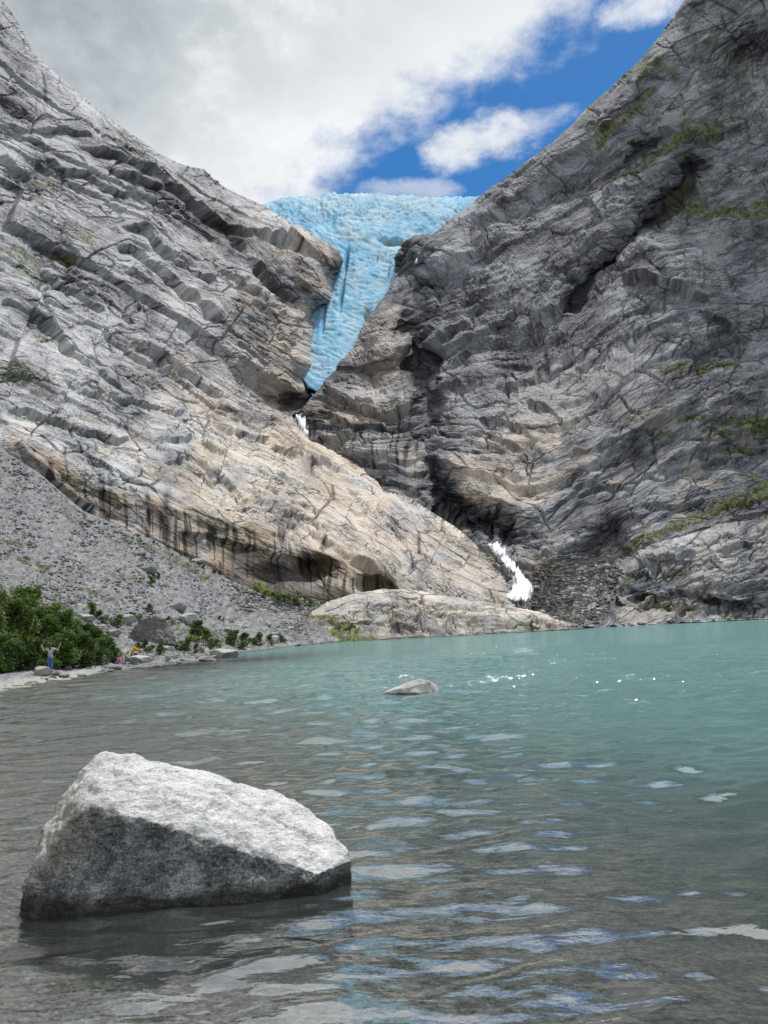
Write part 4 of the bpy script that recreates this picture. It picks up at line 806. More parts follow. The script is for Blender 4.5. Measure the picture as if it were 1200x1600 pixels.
low += [Vector((bpw[0].x + 0.2, Y0 + 1.2, -0.45)), Vector((bpw[6].x - 0.25, Y0 + 1.5, -0.45)), Vector((bpw[19].x, Y0 + 1.9, -0.45)), Vector((bpw[19].x, Y0 + 1.75, 0.35)), Vector((bpw[8].x, Y0 + 1.35, 0.45)), Vector((bpw[6].x - 0.3, Y0 + 1.3, 0.2))]
org = Vector((sum(p.x for p in bpw) / len(bpw), Y0 + 0.7, 0.0))
bm = hull_bm([p - org for p in bpw + low]); bmesh.ops.recalc_face_normals(bm, faces=bm.faces)
for f in bm.faces: f.tag = f.normal.z > 0.52
upv = bm.verts.layers.float.new('upper'); liv = bm.verts.layers.float.new('lichen')
for v in bm.verts: v[upv] = 0
refine(bm, 0.07); bm.normal_update()
for _ in range(5):                      # worn and spalled edges, unevenly
    nw = {}
    for v in bm.verts:
        k = max(0.0, mn.noise(v.co * 3.3 + Vector((4, 4, 1))) * 1.3 + 0.28)
        if k > 0: a_ = sum((e.other_vert(v).co for e in v.link_edges), Vector()) / len(v.link_edges); nw[v] = v.co.lerp(a_, min(0.75, k))
    for v, q in nw.items(): v.co = q
bm.normal_update()
refine(bm, 0.025, 70000); bm.normal_update()
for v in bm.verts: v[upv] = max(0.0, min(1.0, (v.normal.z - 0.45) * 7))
DIP = Vector(at(238, 1193, Y0 + 0.95))
crk0, crk1 = Vector(at(322, 1266, Y0 + 0.72)) - org, Vector(at(492, 1340, Y0 + 0.42)) - org
for v in bm.verts:
    p = v.co
    d = 0.034 * (mn.fractal(p * 2.6 + Vector((3, 1, 7)), 1.0, 2.1, 3)) + 0.019 * mn.fractal(p * 9, 0.8, 2.2, 4)
    cell = mn.voronoi(p * 3.6 + Vector((1, 5, 2)))[0]; d += 0.030 * min(cell[1] - cell[0], 0.4) - 0.008; lay = (p.z * 0.9 + p.x * 0.42 - p.y * 0.25) / 0.085 + 0.7 * mn.noise(p * 3); d += 0.026 * (lay - math.floor(lay)) * max(0.0, mn.noise(p * 2.2 + Vector((8, 1, 1))) + 0.25); dip = (p + org - DIP).length; d -= 0.035 * math.exp(-(dip / 0.10) ** 2); cell = mn.voronoi(p * 11)[0]; d += 0.008 * min(cell[1] - cell[0], 0.4)
    ax = crk1 - crk0; t = max(0, min(1, (p - crk0).dot(ax) / ax.length_squared)); q = (p - crk0 - ax * t); q.z *= 0.4; dist = q.length + 0.025 * mn.noise(p * 7)
    side = (p.y - (crk0.y + ax.y * t))
    if 0 < t < 1: d -= 0.075 * math.exp(-(max(dist, 0) / 0.030) ** 2) * min(1, t * 6, (1 - t) * 6); d += 0.022 * math.exp(-((dist - 0.1) / 0.09) ** 2) * (1 if side > 0 else 0)
    v[liv] = max(0.0, 1 - abs((p + org - Vector(at(110, 1300, Y0 + 0.35))).length) / 0.42) + max(0.0, 0.7 - abs((p + org - Vector(at(540, 1370, Y0 + 0.35))).length) / 0.3)
    v.co = p + v.normal * d
for f in bm.faces: f.smooth = True
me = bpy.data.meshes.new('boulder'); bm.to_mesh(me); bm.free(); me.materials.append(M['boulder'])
big = bpy.data.objects.new('boulder', me); big.location = org; COL.objects.link(big)
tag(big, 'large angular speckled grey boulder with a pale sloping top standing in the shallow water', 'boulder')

def rock_mesh(name, seed, mat, sub=3, cuts=9, flat=1.0):
    rr = random.Random(seed); bm = bmesh.new(); bmesh.ops.create_icosphere(bm, subdivisions=sub, radius=1.0)
    pl = []
    for _ in range(cuts):
        nrm = Vector((rr.gauss(0, 1), rr.gauss(0, 1), rr.gauss(0, 0.8))).normalized(); pl.append((nrm, rr.uniform(0.55, 0.85)))
    for v in bm.verts:
        p = v.co.copy()
        for nrm, dd in pl:
            k = p.dot(nrm) - dd
            if k > 0: p -= nrm * k
        p += p.normalized() * (0.07 * mn.fractal(p * 1.8 + Vector((seed, 2, 5)), 1, 2, 3))
        p.z *= flat; v.co = p
    me = bpy.data.meshes.new(name); bm.to_mesh(me); bm.free(); me.materials.append(mat); return me
PROTO = {k: [rock_mesh('stone_form', 10 * i + j, M[k], 2 if k != 'stone_lake' else 4, 10) for i in range(5)] for j, k in enumerate(('stone_grey', 'stone_pale', 'stone_dark', 'stone_lake'))}

def furrowed():
    bm = hull_bm([Vector(q) for q in ((-1, 0, -.6), (-.9, -.5, -.5), (-.2, -.8, -.6), (.6, -.7, -.6), (1, -.2, -.6), (.9, .5, -.6), (-.8, .6, -.6), (-.72, -.2, .45), (-.35, -.35, .8), (.1, -.3, .92), (.45, -.15, .8), (.7, .1, .35), (-.4, .4, .7), (.3, .5, .75), (.9, 0, -.1), (-.95, .1, 0))])
    refine(bm, 0.09, 9000); bm.normal_update()
    for v in bm.verts:
        q = v.co.copy(); v.co = q + v.normal * (0.10 * mn.fractal(q * 1.6, 1, 2, 3) + 0.07 * mn.fractal(Vector((q.x * 6 + q.z * 2, q.y * 6, q.z * 0.8)), 0.9, 2, 3))
    me = bpy.data.meshes.new('furrowed_form'); bm.to_mesh(me); bm.free(); me.materials.append(M['stone_furrow']); return me
BIGP = [rock_mesh('stone_form', 300 + i, M['stone_grey'], 3, 11) for i in range(3)] + [rock_mesh('stone_form', 310 + i, M['stone_pale'], 3, 11) for i in range(2)]
def place(name, me, p, sx, sy, sz, label, cat, group=None, sunk=0.35, rz=None, tilt=0.25):
    o = bpy.data.objects.new(name, me); COL.objects.link(o)
    o.location = Vector(p) + Vector((0, 0, sz * (1 - 2 * sunk))); o.scale = (sx, sy, sz)
    o.rotation_euler = (random.uniform(-tilt, tilt), random.uniform(-tilt, tilt), random.uniform(0, 6.28) if rz is None else rz)
    tag(o, label, cat, group); return o

# rock awash further out
p = on_water(640, 1083)
bm = hull_bm([Vector(q) for q in ((-0.92, 0, -0.02), (-0.86, -0.08, 0.03), (-0.45, -0.16, 0.12), (-0.05, -0.2, 0.18), (0.1, 0.05, 0.36), (0.4, 0.05, 0.385), (0.62, -0.05, 0.33), (0.82, -0.02, 0.20), (0.9, 0.0, 0.06), (0.85, -0.25, -0.1), (0.2, -0.34, -0.1), (-0.5, -0.25, -0.1), (0.5, 0.35, 0.2), (-0.3, 0.3, 0.12), (-0.95, 0.2, -0.2), (0.9, 0.4, -0.3), (-0.4, 0.5, -0.3), (0.4, 0.55, -0.3), (-1.0, 0, -0.3), (1.0, -0.2, -0.3))])
refine(bm, 0.045, 20000); bm.normal_update()
for v in bm.verts:
    q = v.co; v.co = q + v.normal * (0.035 * mn.fractal(q * 3, 1, 2, 4) + 0.03 * min(mn.voronoi(q * 4)[0][1] - mn.voronoi(q * 4)[0][0], 0.3))
for f in bm.faces: f.smooth = True
me = bpy.data.meshes.new('low_rock'); bm.to_mesh(me); bm.free(); me.materials.append(M['stone_lake'])
o = bpy.data.objects.new('low_rock', me); o.location = p; COL.objects.link(o); tag(o, 'low pale rock just breaking the surface further out in the lake', 'rock')

FUR = furrowed()
# named boulders of the near shore: u, v(base), width px, height px, kind, label
G1 = 'boulders scattered over the scree slope'
special = [(240, 1004, 70, 42, 'B0', 'biggest dark grey furrowed boulder among shrubs at the foot of the scree'), (278, 955, 34, 20, 'B1', 'rounded grey boulder half way up the lower scree'),
    (293, 978, 42, 20, 'B3', 'pale blocky boulder above the shrubs at the scree foot'), (197, 974, 30, 15, 'B4', 'whitish boulder beside the big furrowed boulder'), (257, 982, 20, 13, 'B3', 'small white block leaning on the back of the furrowed boulder'),
    (233, 896, 30, 18, 'B1', 'grey boulder high on the scree with a shrub below it'), (133, 970, 30, 12, 'B4', 'pale boulder at the upper edge of the green thicket'), (110, 945, 22, 11, 'B2', 'grey stone just above the green thicket'),
    (262, 1018, 26, 8, 'B3', 'flat white stone below the furrowed boulder'), (348, 1030, 52, 17, 'B4', 'broad pale slab sloping into the lake at the shore'), (325, 1034, 30, 9, 'B0', 'dark wet rock at the water edge beside the pale slab'),
    (65, 1056, 30, 16, 'B4', 'rounded pale boulder on the beach at the feet of the standing woman'), (86, 1056, 16, 9, 'B1', 'small grey boulder on the beach right behind the standing woman'), (-2, 1050, 22, 12, 'B4', 'pale stone lying on the beach against the thicket'),
    (236, 1046, 34, 11, 'B1', 'long grey rock at the waterline below the person in yellow'), (218, 1036, 46, 12, 'B3', 'flat pale rock ledge that the person in yellow sits on'), (178, 1046, 26, 9, 'B1', 'grey rock at the waterline in front of the seated group'), (268, 1042, 26, 9, 'B2', 'blunt grey rock at the waterline beyond the long one'),
    (177, 994, 24, 12, 'B4', 'white stone behind the person in yellow'), (360, 974, 16, 9, 'B2', 'grey stone at the upper end of the shoreline shrubs'), (355, 990, 18, 10, 'B3', 'pale stone among the shoreline shrubs'), (108, 1047, 10, 7, 'B2', 'dark little stone at the thicket edge on the beach'),
    (310, 880, 24, 9, 'B1', 'grey block at the foot of the brown cliff'), (220, 868, 22, 8, 'B2', 'flat grey block in the middle of the upper scree')]
for u, v, wd, ht, k, lab in special:
    pp, Yd = ground_at(u, min(v, 1090)); s_ = Yd / 1200
    place('boulder', FUR if wd == 70 else BIGP[int(k[1])], pp, wd * s_ * 0.56, wd * s_ * 0.45, ht * s_ * 0.66, lab, 'boulder', None, 0.26, random.uniform(-0.3, 0.3), 0.12)
for u, v, hp in ((263, 1034, 10), (325, 1028, 8)):
    pp, Yd = ground_at(u, v); place('marker_stone', PROTO['stone_pale'][1], pp, 0.24, 0.24, hp * Yd / 2400 * 1.3, 'little cream-white pointed stone set upright on the shore rocks', 'stone', 'upright white stones on the shore', 0.12, tilt=0.1)

def zone_scree(u, v):
    c = v - float(np.interp(u, [q[0] for q in CONTACT], [q[1] for q in CONTACT]))
    if c < 45: return 'close under the cliff foot' if u > 150 else 'high on the scree under the pale broken cliff'
    if u < 120 and v > 880: return 'on the scree just above the thicket'
    if u < 190: return 'on the open upper scree slope'
    if u > 340: return 'on the scree above the shore scrub' if v > 960 else 'on the scree tongue below the dark cave'
    return 'on the scree around the furrowed boulder' if v > 950 else 'in the middle of the open scree'
def size_word(px): return 'tiny' if px < 5.5 else ('small' if px < 8 else ('middling' if px < 11 else 'large'))
def zone_shore(u):
    for lim, txt in ((110, 'on the beach by the standing woman'), (172, 'at the waterline below the thicket'), (222, 'at the waterline below the seated group'), (300, 'at the waterline below the furrowed boulder'), (370, 'beside the pale slab at the shore'), (440, 'at the waterline below the shore scrub')):
        if u < lim: return txt
    return 'at the waterline where scree meets the rock slabs'
for i in range(150):
    u = random.uniform(-40, 470); tt = random.random() ** 0.6
    vtop = float(np.interp(u, [q[0] for q in CONTACT], [q[1] for q in CONTACT])) + 12; vbot = float(np.interp(u, [0, 200, 350, 470], [960, 995, 1005, 995]))
    v = vtop + (vbot - vtop) * tt
    pp, Yd = ground_at(u, v); px = random.choice((5, 6, 7, 8, 9, 12)) * (0.6 + 0.5 * tt) * 1.2; s_ = px * Yd / 2400
    k = random.choice(('stone_grey', 'stone_grey', 'stone_pale', 'stone_pale'))
    hh = random.uniform(0.45, 0.85); lab = '%s %s %s boulder lying %s' % (size_word(px), 'pale' if k == 'stone_pale' else 'grey', 'flat' if hh < 0.62 else 'blocky', zone_scree(u, v))
    place('boulder', random.choice(PROTO[k]), pp, s_ * random.uniform(0.9, 1.5), s_ * random.uniform(0.8, 1.1), s_ * hh, lab, 'boulder', lab.replace('boulder lying', 'boulders'), 0.36)
for i in range(70):
    j = random.random(); u = 40 + 470 * j; vs_ = float(np.interp(u, [q[0] for q in SHORE], [q[1] for q in SHORE]))
    v = vs_ - random.uniform(-1.0, 9) * (1 if u > 120 else 0.8); pp, Yd = ground_at(u, v); s_ = random.choice((4, 5, 6, 8, 10, 12)) * Yd / 2400
    k = random.choice(('stone_grey', 'stone_pale', 'stone_pale', 'stone_dark'))
    px = s_ * 2400 / Yd; lab = '%s %s stone %s' % ('little' if px < 7 else 'bigger', {'stone_grey': 'grey', 'stone_pale': 'pale', 'stone_dark': 'dark'}[k], zone_shore(u))
    place('shore_stone', random.choice(PROTO[k]), pp, s_ * random.uniform(1, 1.7), s_ * random.uniform(0.8, 1.2), s_ * random.uniform(0.45, 0.75), lab, 'stone', lab.replace('stone ', 'stones ', 1), 0.3)
# debris at the far right shore
_fr = rbf([(a, b, math.log(c)) for a, b, c in right_ctrl])
for i in range(90):
    u = random.uniform(835, 1000); v = random.uniform(870, 978) if i < 60 else float(np.interp(u, [820, 1200], [984, 967])) - random.uniform(0, 4)
    if i >= 60: u = random.uniform(880, 1210); v = float(np.interp(u, [820, 1200], [985, 966.5])) - random.uniform(0.5, 4)
    Yd = float(squash(np.exp(_fr(np.array([u]), np.array([v]))))[0]) * 0.995
    if i >= 60: Yd = min(Yd, water_Y(u, v + 1.5) * 1.0)
    pp = Vector(at(u, v, Yd)); s_ = random.choice((3, 4, 5, 6, 8)) * Yd / 2400 * 1.2
    k = random.choice(('stone_grey', 'stone_pale', 'stone_dark')) if i < 60 else random.choice(('stone_pale', 'stone_grey', 'stone_pale'))
    w_ = {'stone_grey': 'grey', 'stone_pale': 'pale', 'stone_dark': 'dark'}[k]
    sz_ = 'little' if s_ * 2000 / Yd < 4.5 else 'bigger'; zz_ = 'at the foot of the rubble gully near the water' if v > 945 else ('in the rubble gully below the grassy ramp' if u > 930 else 'in the rubble gully beside the lower waterfall')
    if i < 60: place('debris_block', random.choice(PROTO[k]), pp, s_ * 1.3, s_, s_ * 0.75, '%s %s block %s' % (sz_, w_, zz_), 'boulder', '%s %s blocks %s' % (sz_, w_, zz_), 0.3)
    else: place('shore_stone', random.choice(PROTO[k]), pp, s_ * 1.4, s_, s_ * 0.6, '%s %s stone on the far shore below the %s' % (sz_, w_, 'rock hummock' if u > 1000 else 'rubble gully'), 'stone', '%s %s far shore stones below the %s' % (sz_, w_, 'hummock' if u > 1000 else 'gully'), 0.3)

# gravel on the bed of the shallows, and a few single cobbles that show through the water
pro = [rock_mesh('pebble_form', 400 + i, M['pebble'], 1, 6, 0.6) for i in range(4)]
pv = []; pf = []
base = [(np.array([v.co for v in m_.vertices]), [tuple(p.vertices) for p in m_.polygons]) for m_ in pro]
rr = np.random.RandomState(3); off = 0
for i in range(9000):
    y = 2.6 + 9.5 * rr.rand() ** 1.8; x = (rr.rand() * 1.3 - 0.78) * (y * 0.52 + 0.8)
    if rr.rand() < 0.35: x = -abs(x)
    s_ = (0.010 + 0.020 * rr.rand() ** 2.5) * (1 + 0.06 * y); bv_, bf_ = base[i & 3]; a = rr.rand() * 6.28; ca, sa = math.cos(a), math.sin(a)
    q = bv_ * np.array([1 + 0.6 * rr.rand(), 1, 0.8]) * s_; q = np.stack([q[:, 0] * ca - q[:, 1] * sa + x, q[:, 0] * sa + q[:, 1] * ca + y, q[:, 2]], -1)
    pv.append(q); pf += [tuple(k + off for k in f) for f in bf_]; off += len(q)
PV = np.concatenate(pv); cxy = np.concatenate([np.repeat(q.mean(0, keepdims=True), len(q), 0) for q in pv]); PV[:, 2] += bed_z(cxy[:, 0], cxy[:, 1]) + 0.004
o = mesh_obj('lake_gravel', PV, pf, M['pebble']); tag(o, 'wet brown and grey gravel covering the bed of the shallows', 'gravel', None, 'stuff')
for u, v, s_, lab in ((1000, 1490, 0.20, 'broad tan cobble under water in the open shallows'), (1060, 1340, 0.14, 'grey cobble under deeper water away from the boulder'), (890, 1500, 0.10, 'small brown cobble under water beside the broad tan one'), (690, 1545, 0.07, 'little grey cobble under water in the shallows')):
    pp = on_water(u, v, -0.3); pp.z = float(bed_z(np.array([pp.x]), np.array([pp.y]))[0])
    place('cobble', rock_mesh('cobble', int(u), M['pebble'], 3, 8, 0.6), pp, s_ * 1.4, s_, s_ * 0.5, lab, 'cobble', None, 0.3)
# ------------------------------------------------------------------ shrubs
def leaf_mat(name, a, b_, c):
    m, g, b, out = new_mat(name)
    oi = g.new('ShaderNodeObjectInfo').outputs['Random']; lv = g.attr('leaf')
    t = g.math('ADD', g.math('MULTIPLY', lv, 0.75), g.math('MULTIPLY', oi, 0.25))
    col = g.ramp(t, [(0.05, a), (0.5, b_), (0.95, c)]); g.l.new(col, b.inputs['Base Color']); b.inputs['Roughness'].default_value = 0.6
    tr = g.new('ShaderNodeBsdfTranslucent'); g.l.new(col, tr.inputs[0]); mx = g.new('ShaderNodeMixShader'); mx.inputs[0].default_value = 0.25
    g.l.new(b.outputs[0], mx.inputs[1]); g.l.new(tr.outputs[0], mx.inputs[2]); g.l.new(mx.outputs[0], out.inputs[0]); return m
M['leaf'] = leaf_mat('alder_leaf', (0.028, 0.064, 0.016), (0.085, 0.155, 0.038), (0.19, 0.255, 0.07))
M['leaf_dry'] = leaf_mat('willow_leaf', (0.036, 0.064, 0.018), (0.105, 0.15, 0.04), (0.21, 0.235, 0.085))
m, g, b, out = new_mat('shrub_bark'); g.l.new(g.mix(g.noise(g.new('ShaderNodeTexCoord').outputs['Object'], 9, 5), (0.05, 0.042, 0.035), (0.16, 0.145, 0.125)), b.inputs['Base Color']); M['bark'] = m

def crown_mesh(name, seed, n, lobes, size, mat, h=1.0, rad=0.5):
    """leaves set through several overlapping lobes with thin places between them; unit height"""
    r = np.random.RandomState(seed); L = []
    for i in range(lobes):
        t = (i + 0.5) / lobes; zc = 0.07 + 0.76 * t + r.uniform(-.05, .05); a = r.uniform(0, 6.28); ro = rad * (1.05 - 0.75 * t) * r.uniform(0.35, 0.95)
        L.append((ro * math.cos(a), ro * math.sin(a), zc, rad * r.uniform(0.26, 0.42) * (1.1 - 0.45 * t)))
    L = np.array(L); k = r.randint(0, lobes, n); d = r.normal(size=(n, 3)); d /= np.linalg.norm(d, axis=1, keepdims=True)
    c = L[k, :3] + d * (L[k, 3] * r.rand(n) ** 0.45)[:, None]; c[:, 2] = np.clip(c[:, 2], 0.02, None)
    sp = r.rand(n) < 0.06; c[sp] += d[sp] * 0.07; c[sp, 2] += 0.03
    ax = r.normal(size=(n, 3)); ax[:, 2] *= 0.6; ax /= np.linalg.norm(ax, axis=1, keepdims=True)
    bx = np.cross(ax, r.normal(size=(n, 3))); bx /= np.linalg.norm(bx, axis=1, keepdims=True); s_ = (size * r.uniform(0.6, 1.4, n))[:, None]
    V = np.stack([c - ax * s_, c + bx * s_ * 0.55, c + ax * s_, c - bx * s_ * 0.55], 1).reshape(-1, 3)
    F = np.arange(4 * n).reshape(n, 4)
    me = bpy.data.meshes.new(name); me.vertices.add(4 * n); me.vertices.foreach_set('co', V.astype(F32).ravel()); me.loops.add(4 * n); me.loops.foreach_set('vertex_index', F.astype(np.int32).ravel())
    me.polygons.add(n); me.polygons.foreach_set('loop_start', np.arange(n, dtype=np.int32) * 4); me.update(calc_edges=True)
    at_ = me.attributes.new('leaf', 'FLOAT', 'POINT'); lv = np.clip(0.5 + 0.35 * (r.rand(lobes)[k] - 0.5) * 2 + r.normal(0, 0.16, n), 0, 1)
    at_.data.foreach_set('value', np.repeat(lv, 4).astype(F32)); me.materials.append(mat); return me, L
def tube(bm, pts, r0, r1, seg=5):
    rings = []
    for i, p in enumerate(pts):
        p = Vector(p); t = (Vector(pts[min(i + 1, len(pts) - 1)]) - Vector(pts[max(i - 1, 0)])).normalized()
        a = t.orthogonal().normalized(); c = t.cross(a); r = r0 + (r1 - r0) * i / (len(pts) - 1)
        rings.append([bm.verts.new(p + (a * math.cos(6.2832 * j / seg) + c * math.sin(6.2832 * j / seg)) * r) for j in range(seg)])
    for A, B in zip(rings, rings[1:]):
        for j in range(seg): bm.faces.new((A[j], A[(j + 1) % seg], B[(j + 1) % seg], B[j]))
    bm.faces.new(rings[0][::-1]); bm.faces.new(rings[-1])
def stems_mesh(name, L, seed, th=0.014):
    bm = bmesh.new(); r = random.Random(seed)
    for (x, y, z, q) in L:
        bx, by = r.uniform(-.07, .07), r.uniform(-.07, .07)
        tube(bm, [(bx, by, -0.06), (bx + (x - bx) * 0.35 + r.uniform(-.03, .03), by + (y - by) * 0.35, z * 0.4), (x * 0.8, y * 0.8, z * 0.8), (x, y, z + q * 0.5)], th, th * 0.3)
    me = bpy.data.meshes.new(name); bm.to_mesh(me); bm.free(); me.materials.append(M['bark']); return me
def shrub_proto(seed, n, lobes, size, mat, rad):
    c, L = crown_mesh('crown', seed, n, lobes, size, mat, 1.0, rad); return c, stems_mesh('stem', L, seed)
TALL = [shrub_proto(1000 + i, 6500, 22, 0.027, M['leaf' if i < 3 else 'leaf_dry'], 0.50) for i in range(4)]
SMALL = [shrub_proto(1100 + i, 700, 7, 0.055, M['leaf_dry' if i & 1 else 'leaf'], 0.62) for i in range(4)]
def shrub(name, proto, pp, h, wide, label, cat, group=None):
    e = empty(name, pp, random.uniform(0, 6.28)); tag(e, label, cat, group); e.scale = (h * wide, h * wide, h)
    for nm, me in (('crown', proto[0]), ('stem', proto[1])):
        o = bpy.data.objects.new(nm, me); COL.objects.link(o); o.parent = e
    return e
thicket = [(12, 1049, 66, 1.1), (48, 1047, 52, 1.1), (98, 1045, 66, 1.15), (128, 1043, 58, 1.0), (156, 1040, 48, 1.0), (178, 1036, 30, 1.1), (-34, 1036, 112, 0.9), (22, 1030, 104, 0.85), (64, 1027, 86, 0.95), (106, 1025, 74, 1.0), (142, 1022, 52, 1.0), (-8, 1012, 98, 0.9), (40, 1008, 102, 0.8), (84, 1008, 66, 1.0), (-70, 1030, 128, 0.9), (118, 1006, 42, 1.1), (165, 1022, 34, 1.1), (72, 1046, 46, 1.1), (-20, 1050, 60, 1.1)]
tl = ['alder bush at the thicket front above the pale stone on the beach', 'alder bush at the thicket front behind the rounded pale boulder', 'alder bush at the thicket front, first beyond the standing woman', 'alder bush at the thicket front, second beyond the standing woman', 'alder bush at the thicket front, third beyond the standing woman', 'low last bush of the thicket, right beside the person in black',
      None, None, None, 'alder bush in the second row behind the woman and the seated group', 'low alder bush in the second row towards the seated group', None, 'tallest slender alder bush poking out of the top of the thicket', None, None, 'small alder bush at the back of the thicket under the pale boulder', 'small alder bush behind the last bush of the thicket', 'low alder bush directly behind the standing woman', 'alder bush at the outer beach end of the thicket front']
for i, (u, v, hp, wd) in enumerate(thicket):
    pp, Yd = ground_at(u, v)
    shrub('alder_bush', TALL[i % 4], pp, hp * Yd / 1200, wd, tl[i] or 'tall green alder bush standing deep in the thicket behind the beach', 'bush', 'alder bushes of the thicket' if tl[i] else 'tall alder bushes deep in the thicket')
scr = [(235, 912, 14), (245, 905, 12), (186, 896, 9), (233, 958, 17), (140, 962, 22), (158, 972, 20), (186, 980, 22), (208, 970, 16), (222, 974, 14), (266, 978, 16), (308, 1002, 36), (322, 1010, 32), (296, 1018, 26), (228, 1020, 22), (250, 1024, 20), (216, 1018, 16), (356, 998, 16), (345, 972, 11), (365, 1010, 28), (384, 1011, 26), (402, 1009, 22), (424, 1008, 18), (440, 1006, 14), (335, 1018, 22), (378, 1016, 16), (310, 1022, 18), (280, 1016, 16)]
for i, (u, v, hp) in enumerate(scr):
    pp, Yd = ground_at(u, v); sz_ = 'tiny' if hp < 13 else ('small' if hp < 19 else 'bushy'); zn = zone_scree(u, v) if v < 950 else ('between the boulders above the thicket' if u < 200 and v < 985 else 'close around the furrowed boulder' if u < 275 else 'in the scrub belt below the pale blocky boulder' if u < 330 else 'in the scrub belt beyond the pale shore slab'); lab = '%s green shrub %s' % (sz_, zn)
    shrub('scrub_willow', SMALL[i % 4], pp, hp * Yd / 1200, 1.25, lab, 'shrub', lab.replace('shrub', 'shrubs', 1))
for i, (u, v, hp) in enumerate([(415, 934, 12), (430, 940, 16), (448, 944, 18), (466, 948, 18), (486, 950, 14), (400, 926, 10), (335, 897, 9), (318, 890, 9), (300, 880, 9), (282, 868, 8), (262, 858, 8), (240, 850, 7)]):
    pp, Yd = ground_at(u, v); shrub('scrub_willow', SMALL[(i + 1) % 4], pp, hp * Yd / 1200, 1.3, 'green shrub in the hollow below the dark cave' if u >= 400 else 'small green shrub in the line along the foot of the brown cliff', 'shrub', 'shrubs below the cave' if u >= 400 else 'shrubs along the cliff foot')

# ------------------------------------------------------------------ loose rubble of the scree
base = [(np.array([v.co for v in m_.vertices]), [tuple(p.vertices) for p in m_.polygons]) for m_ in [rock_mesh('rubble_form', 500 + i, M['stone_grey'], 1, 7, 0.7) for i in range(4)]]
def rubble(name, fn, n, area, mat, seed, label):
    r = np.random.RandomState(seed); us, vs = area(r, n); Yd = squash(np.exp(fn(us, vs))); C = at(us, vs, Yd); C[:, 2] += 0.9 * Yd / 1200
    s_ = (1.0 + 3.8 * r.rand(len(us)) ** 2.6) * Yd / 1200; pv = []; pf = []; off = 0
    for i in range(len(us)):
        bv_, bf_ = base[i & 3]; a = r.rand() * 6.28; ca, sa = math.cos(a), math.sin(a); q = bv_ * s_[i] * np.array([1 + 0.7 * r.rand(), 1, 0.7])
        pv.append(np.stack([q[:, 0] * ca - q[:, 1] * sa, q[:, 0] * sa + q[:, 1] * ca, q[:, 2]], -1) + C[i]); pf.append(np.array(bf_) + off); off += len(q)
    o = mesh_obj(name, np.concatenate(pv), np.concatenate(pf).tolist(), mat, None, False); tag(o, label, 'rubble', None, 'stuff')
def area_scree(r, n):
    u = r.uniform(-60, 500, n); t = r.rand(n); top = np.interp(u, [q[0] for q in CONTACT], [q[1] for q in CONTACT]) + 3; bot = np.interp(u, [q[0] for q in SHORE], [q[1] for q in SHORE]) - 8
    bot = np.where(u < 190, np.minimum(bot, 1000), bot); return u, top + (bot - top) * t
rubble('scree_rubble', _fs, 9000, area_scree, M['stone_grey'], 5, 'loose grey rubble strewn over the scree slope')
def area_gully(r, n):
    a = r.rand(n) * 6.28; q = np.sqrt(r.rand(n)); return 905 + 80 * q * np.cos(a), 922 + 56 * q * np.sin(a)
rubble('gully_rubble', _fr, 1500, area_gully, M['stone_dark'], 6, 'loose dark rubble filling the gully beside the lower waterfall')

# ------------------------------------------------------------------ people
def cloth(name, col, rough=0.8):
    m, g, b, out = new_mat(name); tc = g.new('ShaderNodeTexCoord').outputs['Object']
    n = g.noise(tc, 14, 4, 0.6); g.l.new(g.mix(n, tuple(c * 0.75 for c in col), tuple(min(1, c * 1.2) for c in col)), b.inputs['Base Color']); b.inputs['Roughness'].default_value = rough; return m
SKIN = cloth('skin', (0.55, 0.34, 0.25), 0.6); HAIR = cloth('brown_hair', (0.085, 0.045, 0.025), 0.5); DARKH = cloth('dark_hair', (0.02, 0.016, 0.013), 0.5)
def skin_mesh(name, chains, mat, parent, root=0):
    """one continuous skinned surface from connected joint chains [(point, radius), ...]"""
    V = []; E = []; Rd = []; idx = {}
    def vid(p, r):
        k = tuple(round(c, 4) for c in p)
        if k not in idx: idx[k] = len(V); V.append(p); Rd.append(r)
        return idx[k]
    for ch in chains:
        ids = [vid(p, r) for p, r in ch]
        for a, b in zip(ids, ids[1:]):
            if a != b and (a, b) not in E and (b, a) not in E: E.append((a, b))
    me = bpy.data.meshes.new(name); me.from_pydata(V, E, []); o = bpy.data.objects.new(name, me); COL.objects.link(o)
    o.modifiers.new('Skin', 'SKIN')
    for i, d in enumerate(me.skin_vertices[0].data):
        rr_ = Rd[i]; d.radius = rr_ if isinstance(rr_, tuple) else (rr_, rr_); d.use_root = (i == root)
    o.modifiers['Skin'].use_smooth_shade = True
    s_ = o.modifiers.new('Subsurf', 'SUBSURF'); s_.levels = 1; s_.render_levels = 1
    dg = bpy.context.evaluated_depsgraph_get(); me2 = bpy.data.meshes.new_from_object(o.evaluated_get(dg)); o.modifiers.clear(); old = o.data; o.data = me2; me2.name = name; bpy.data.meshes.remove(old)
    me2.materials.clear(); me2.materials.append(mat); o.parent = parent; return o
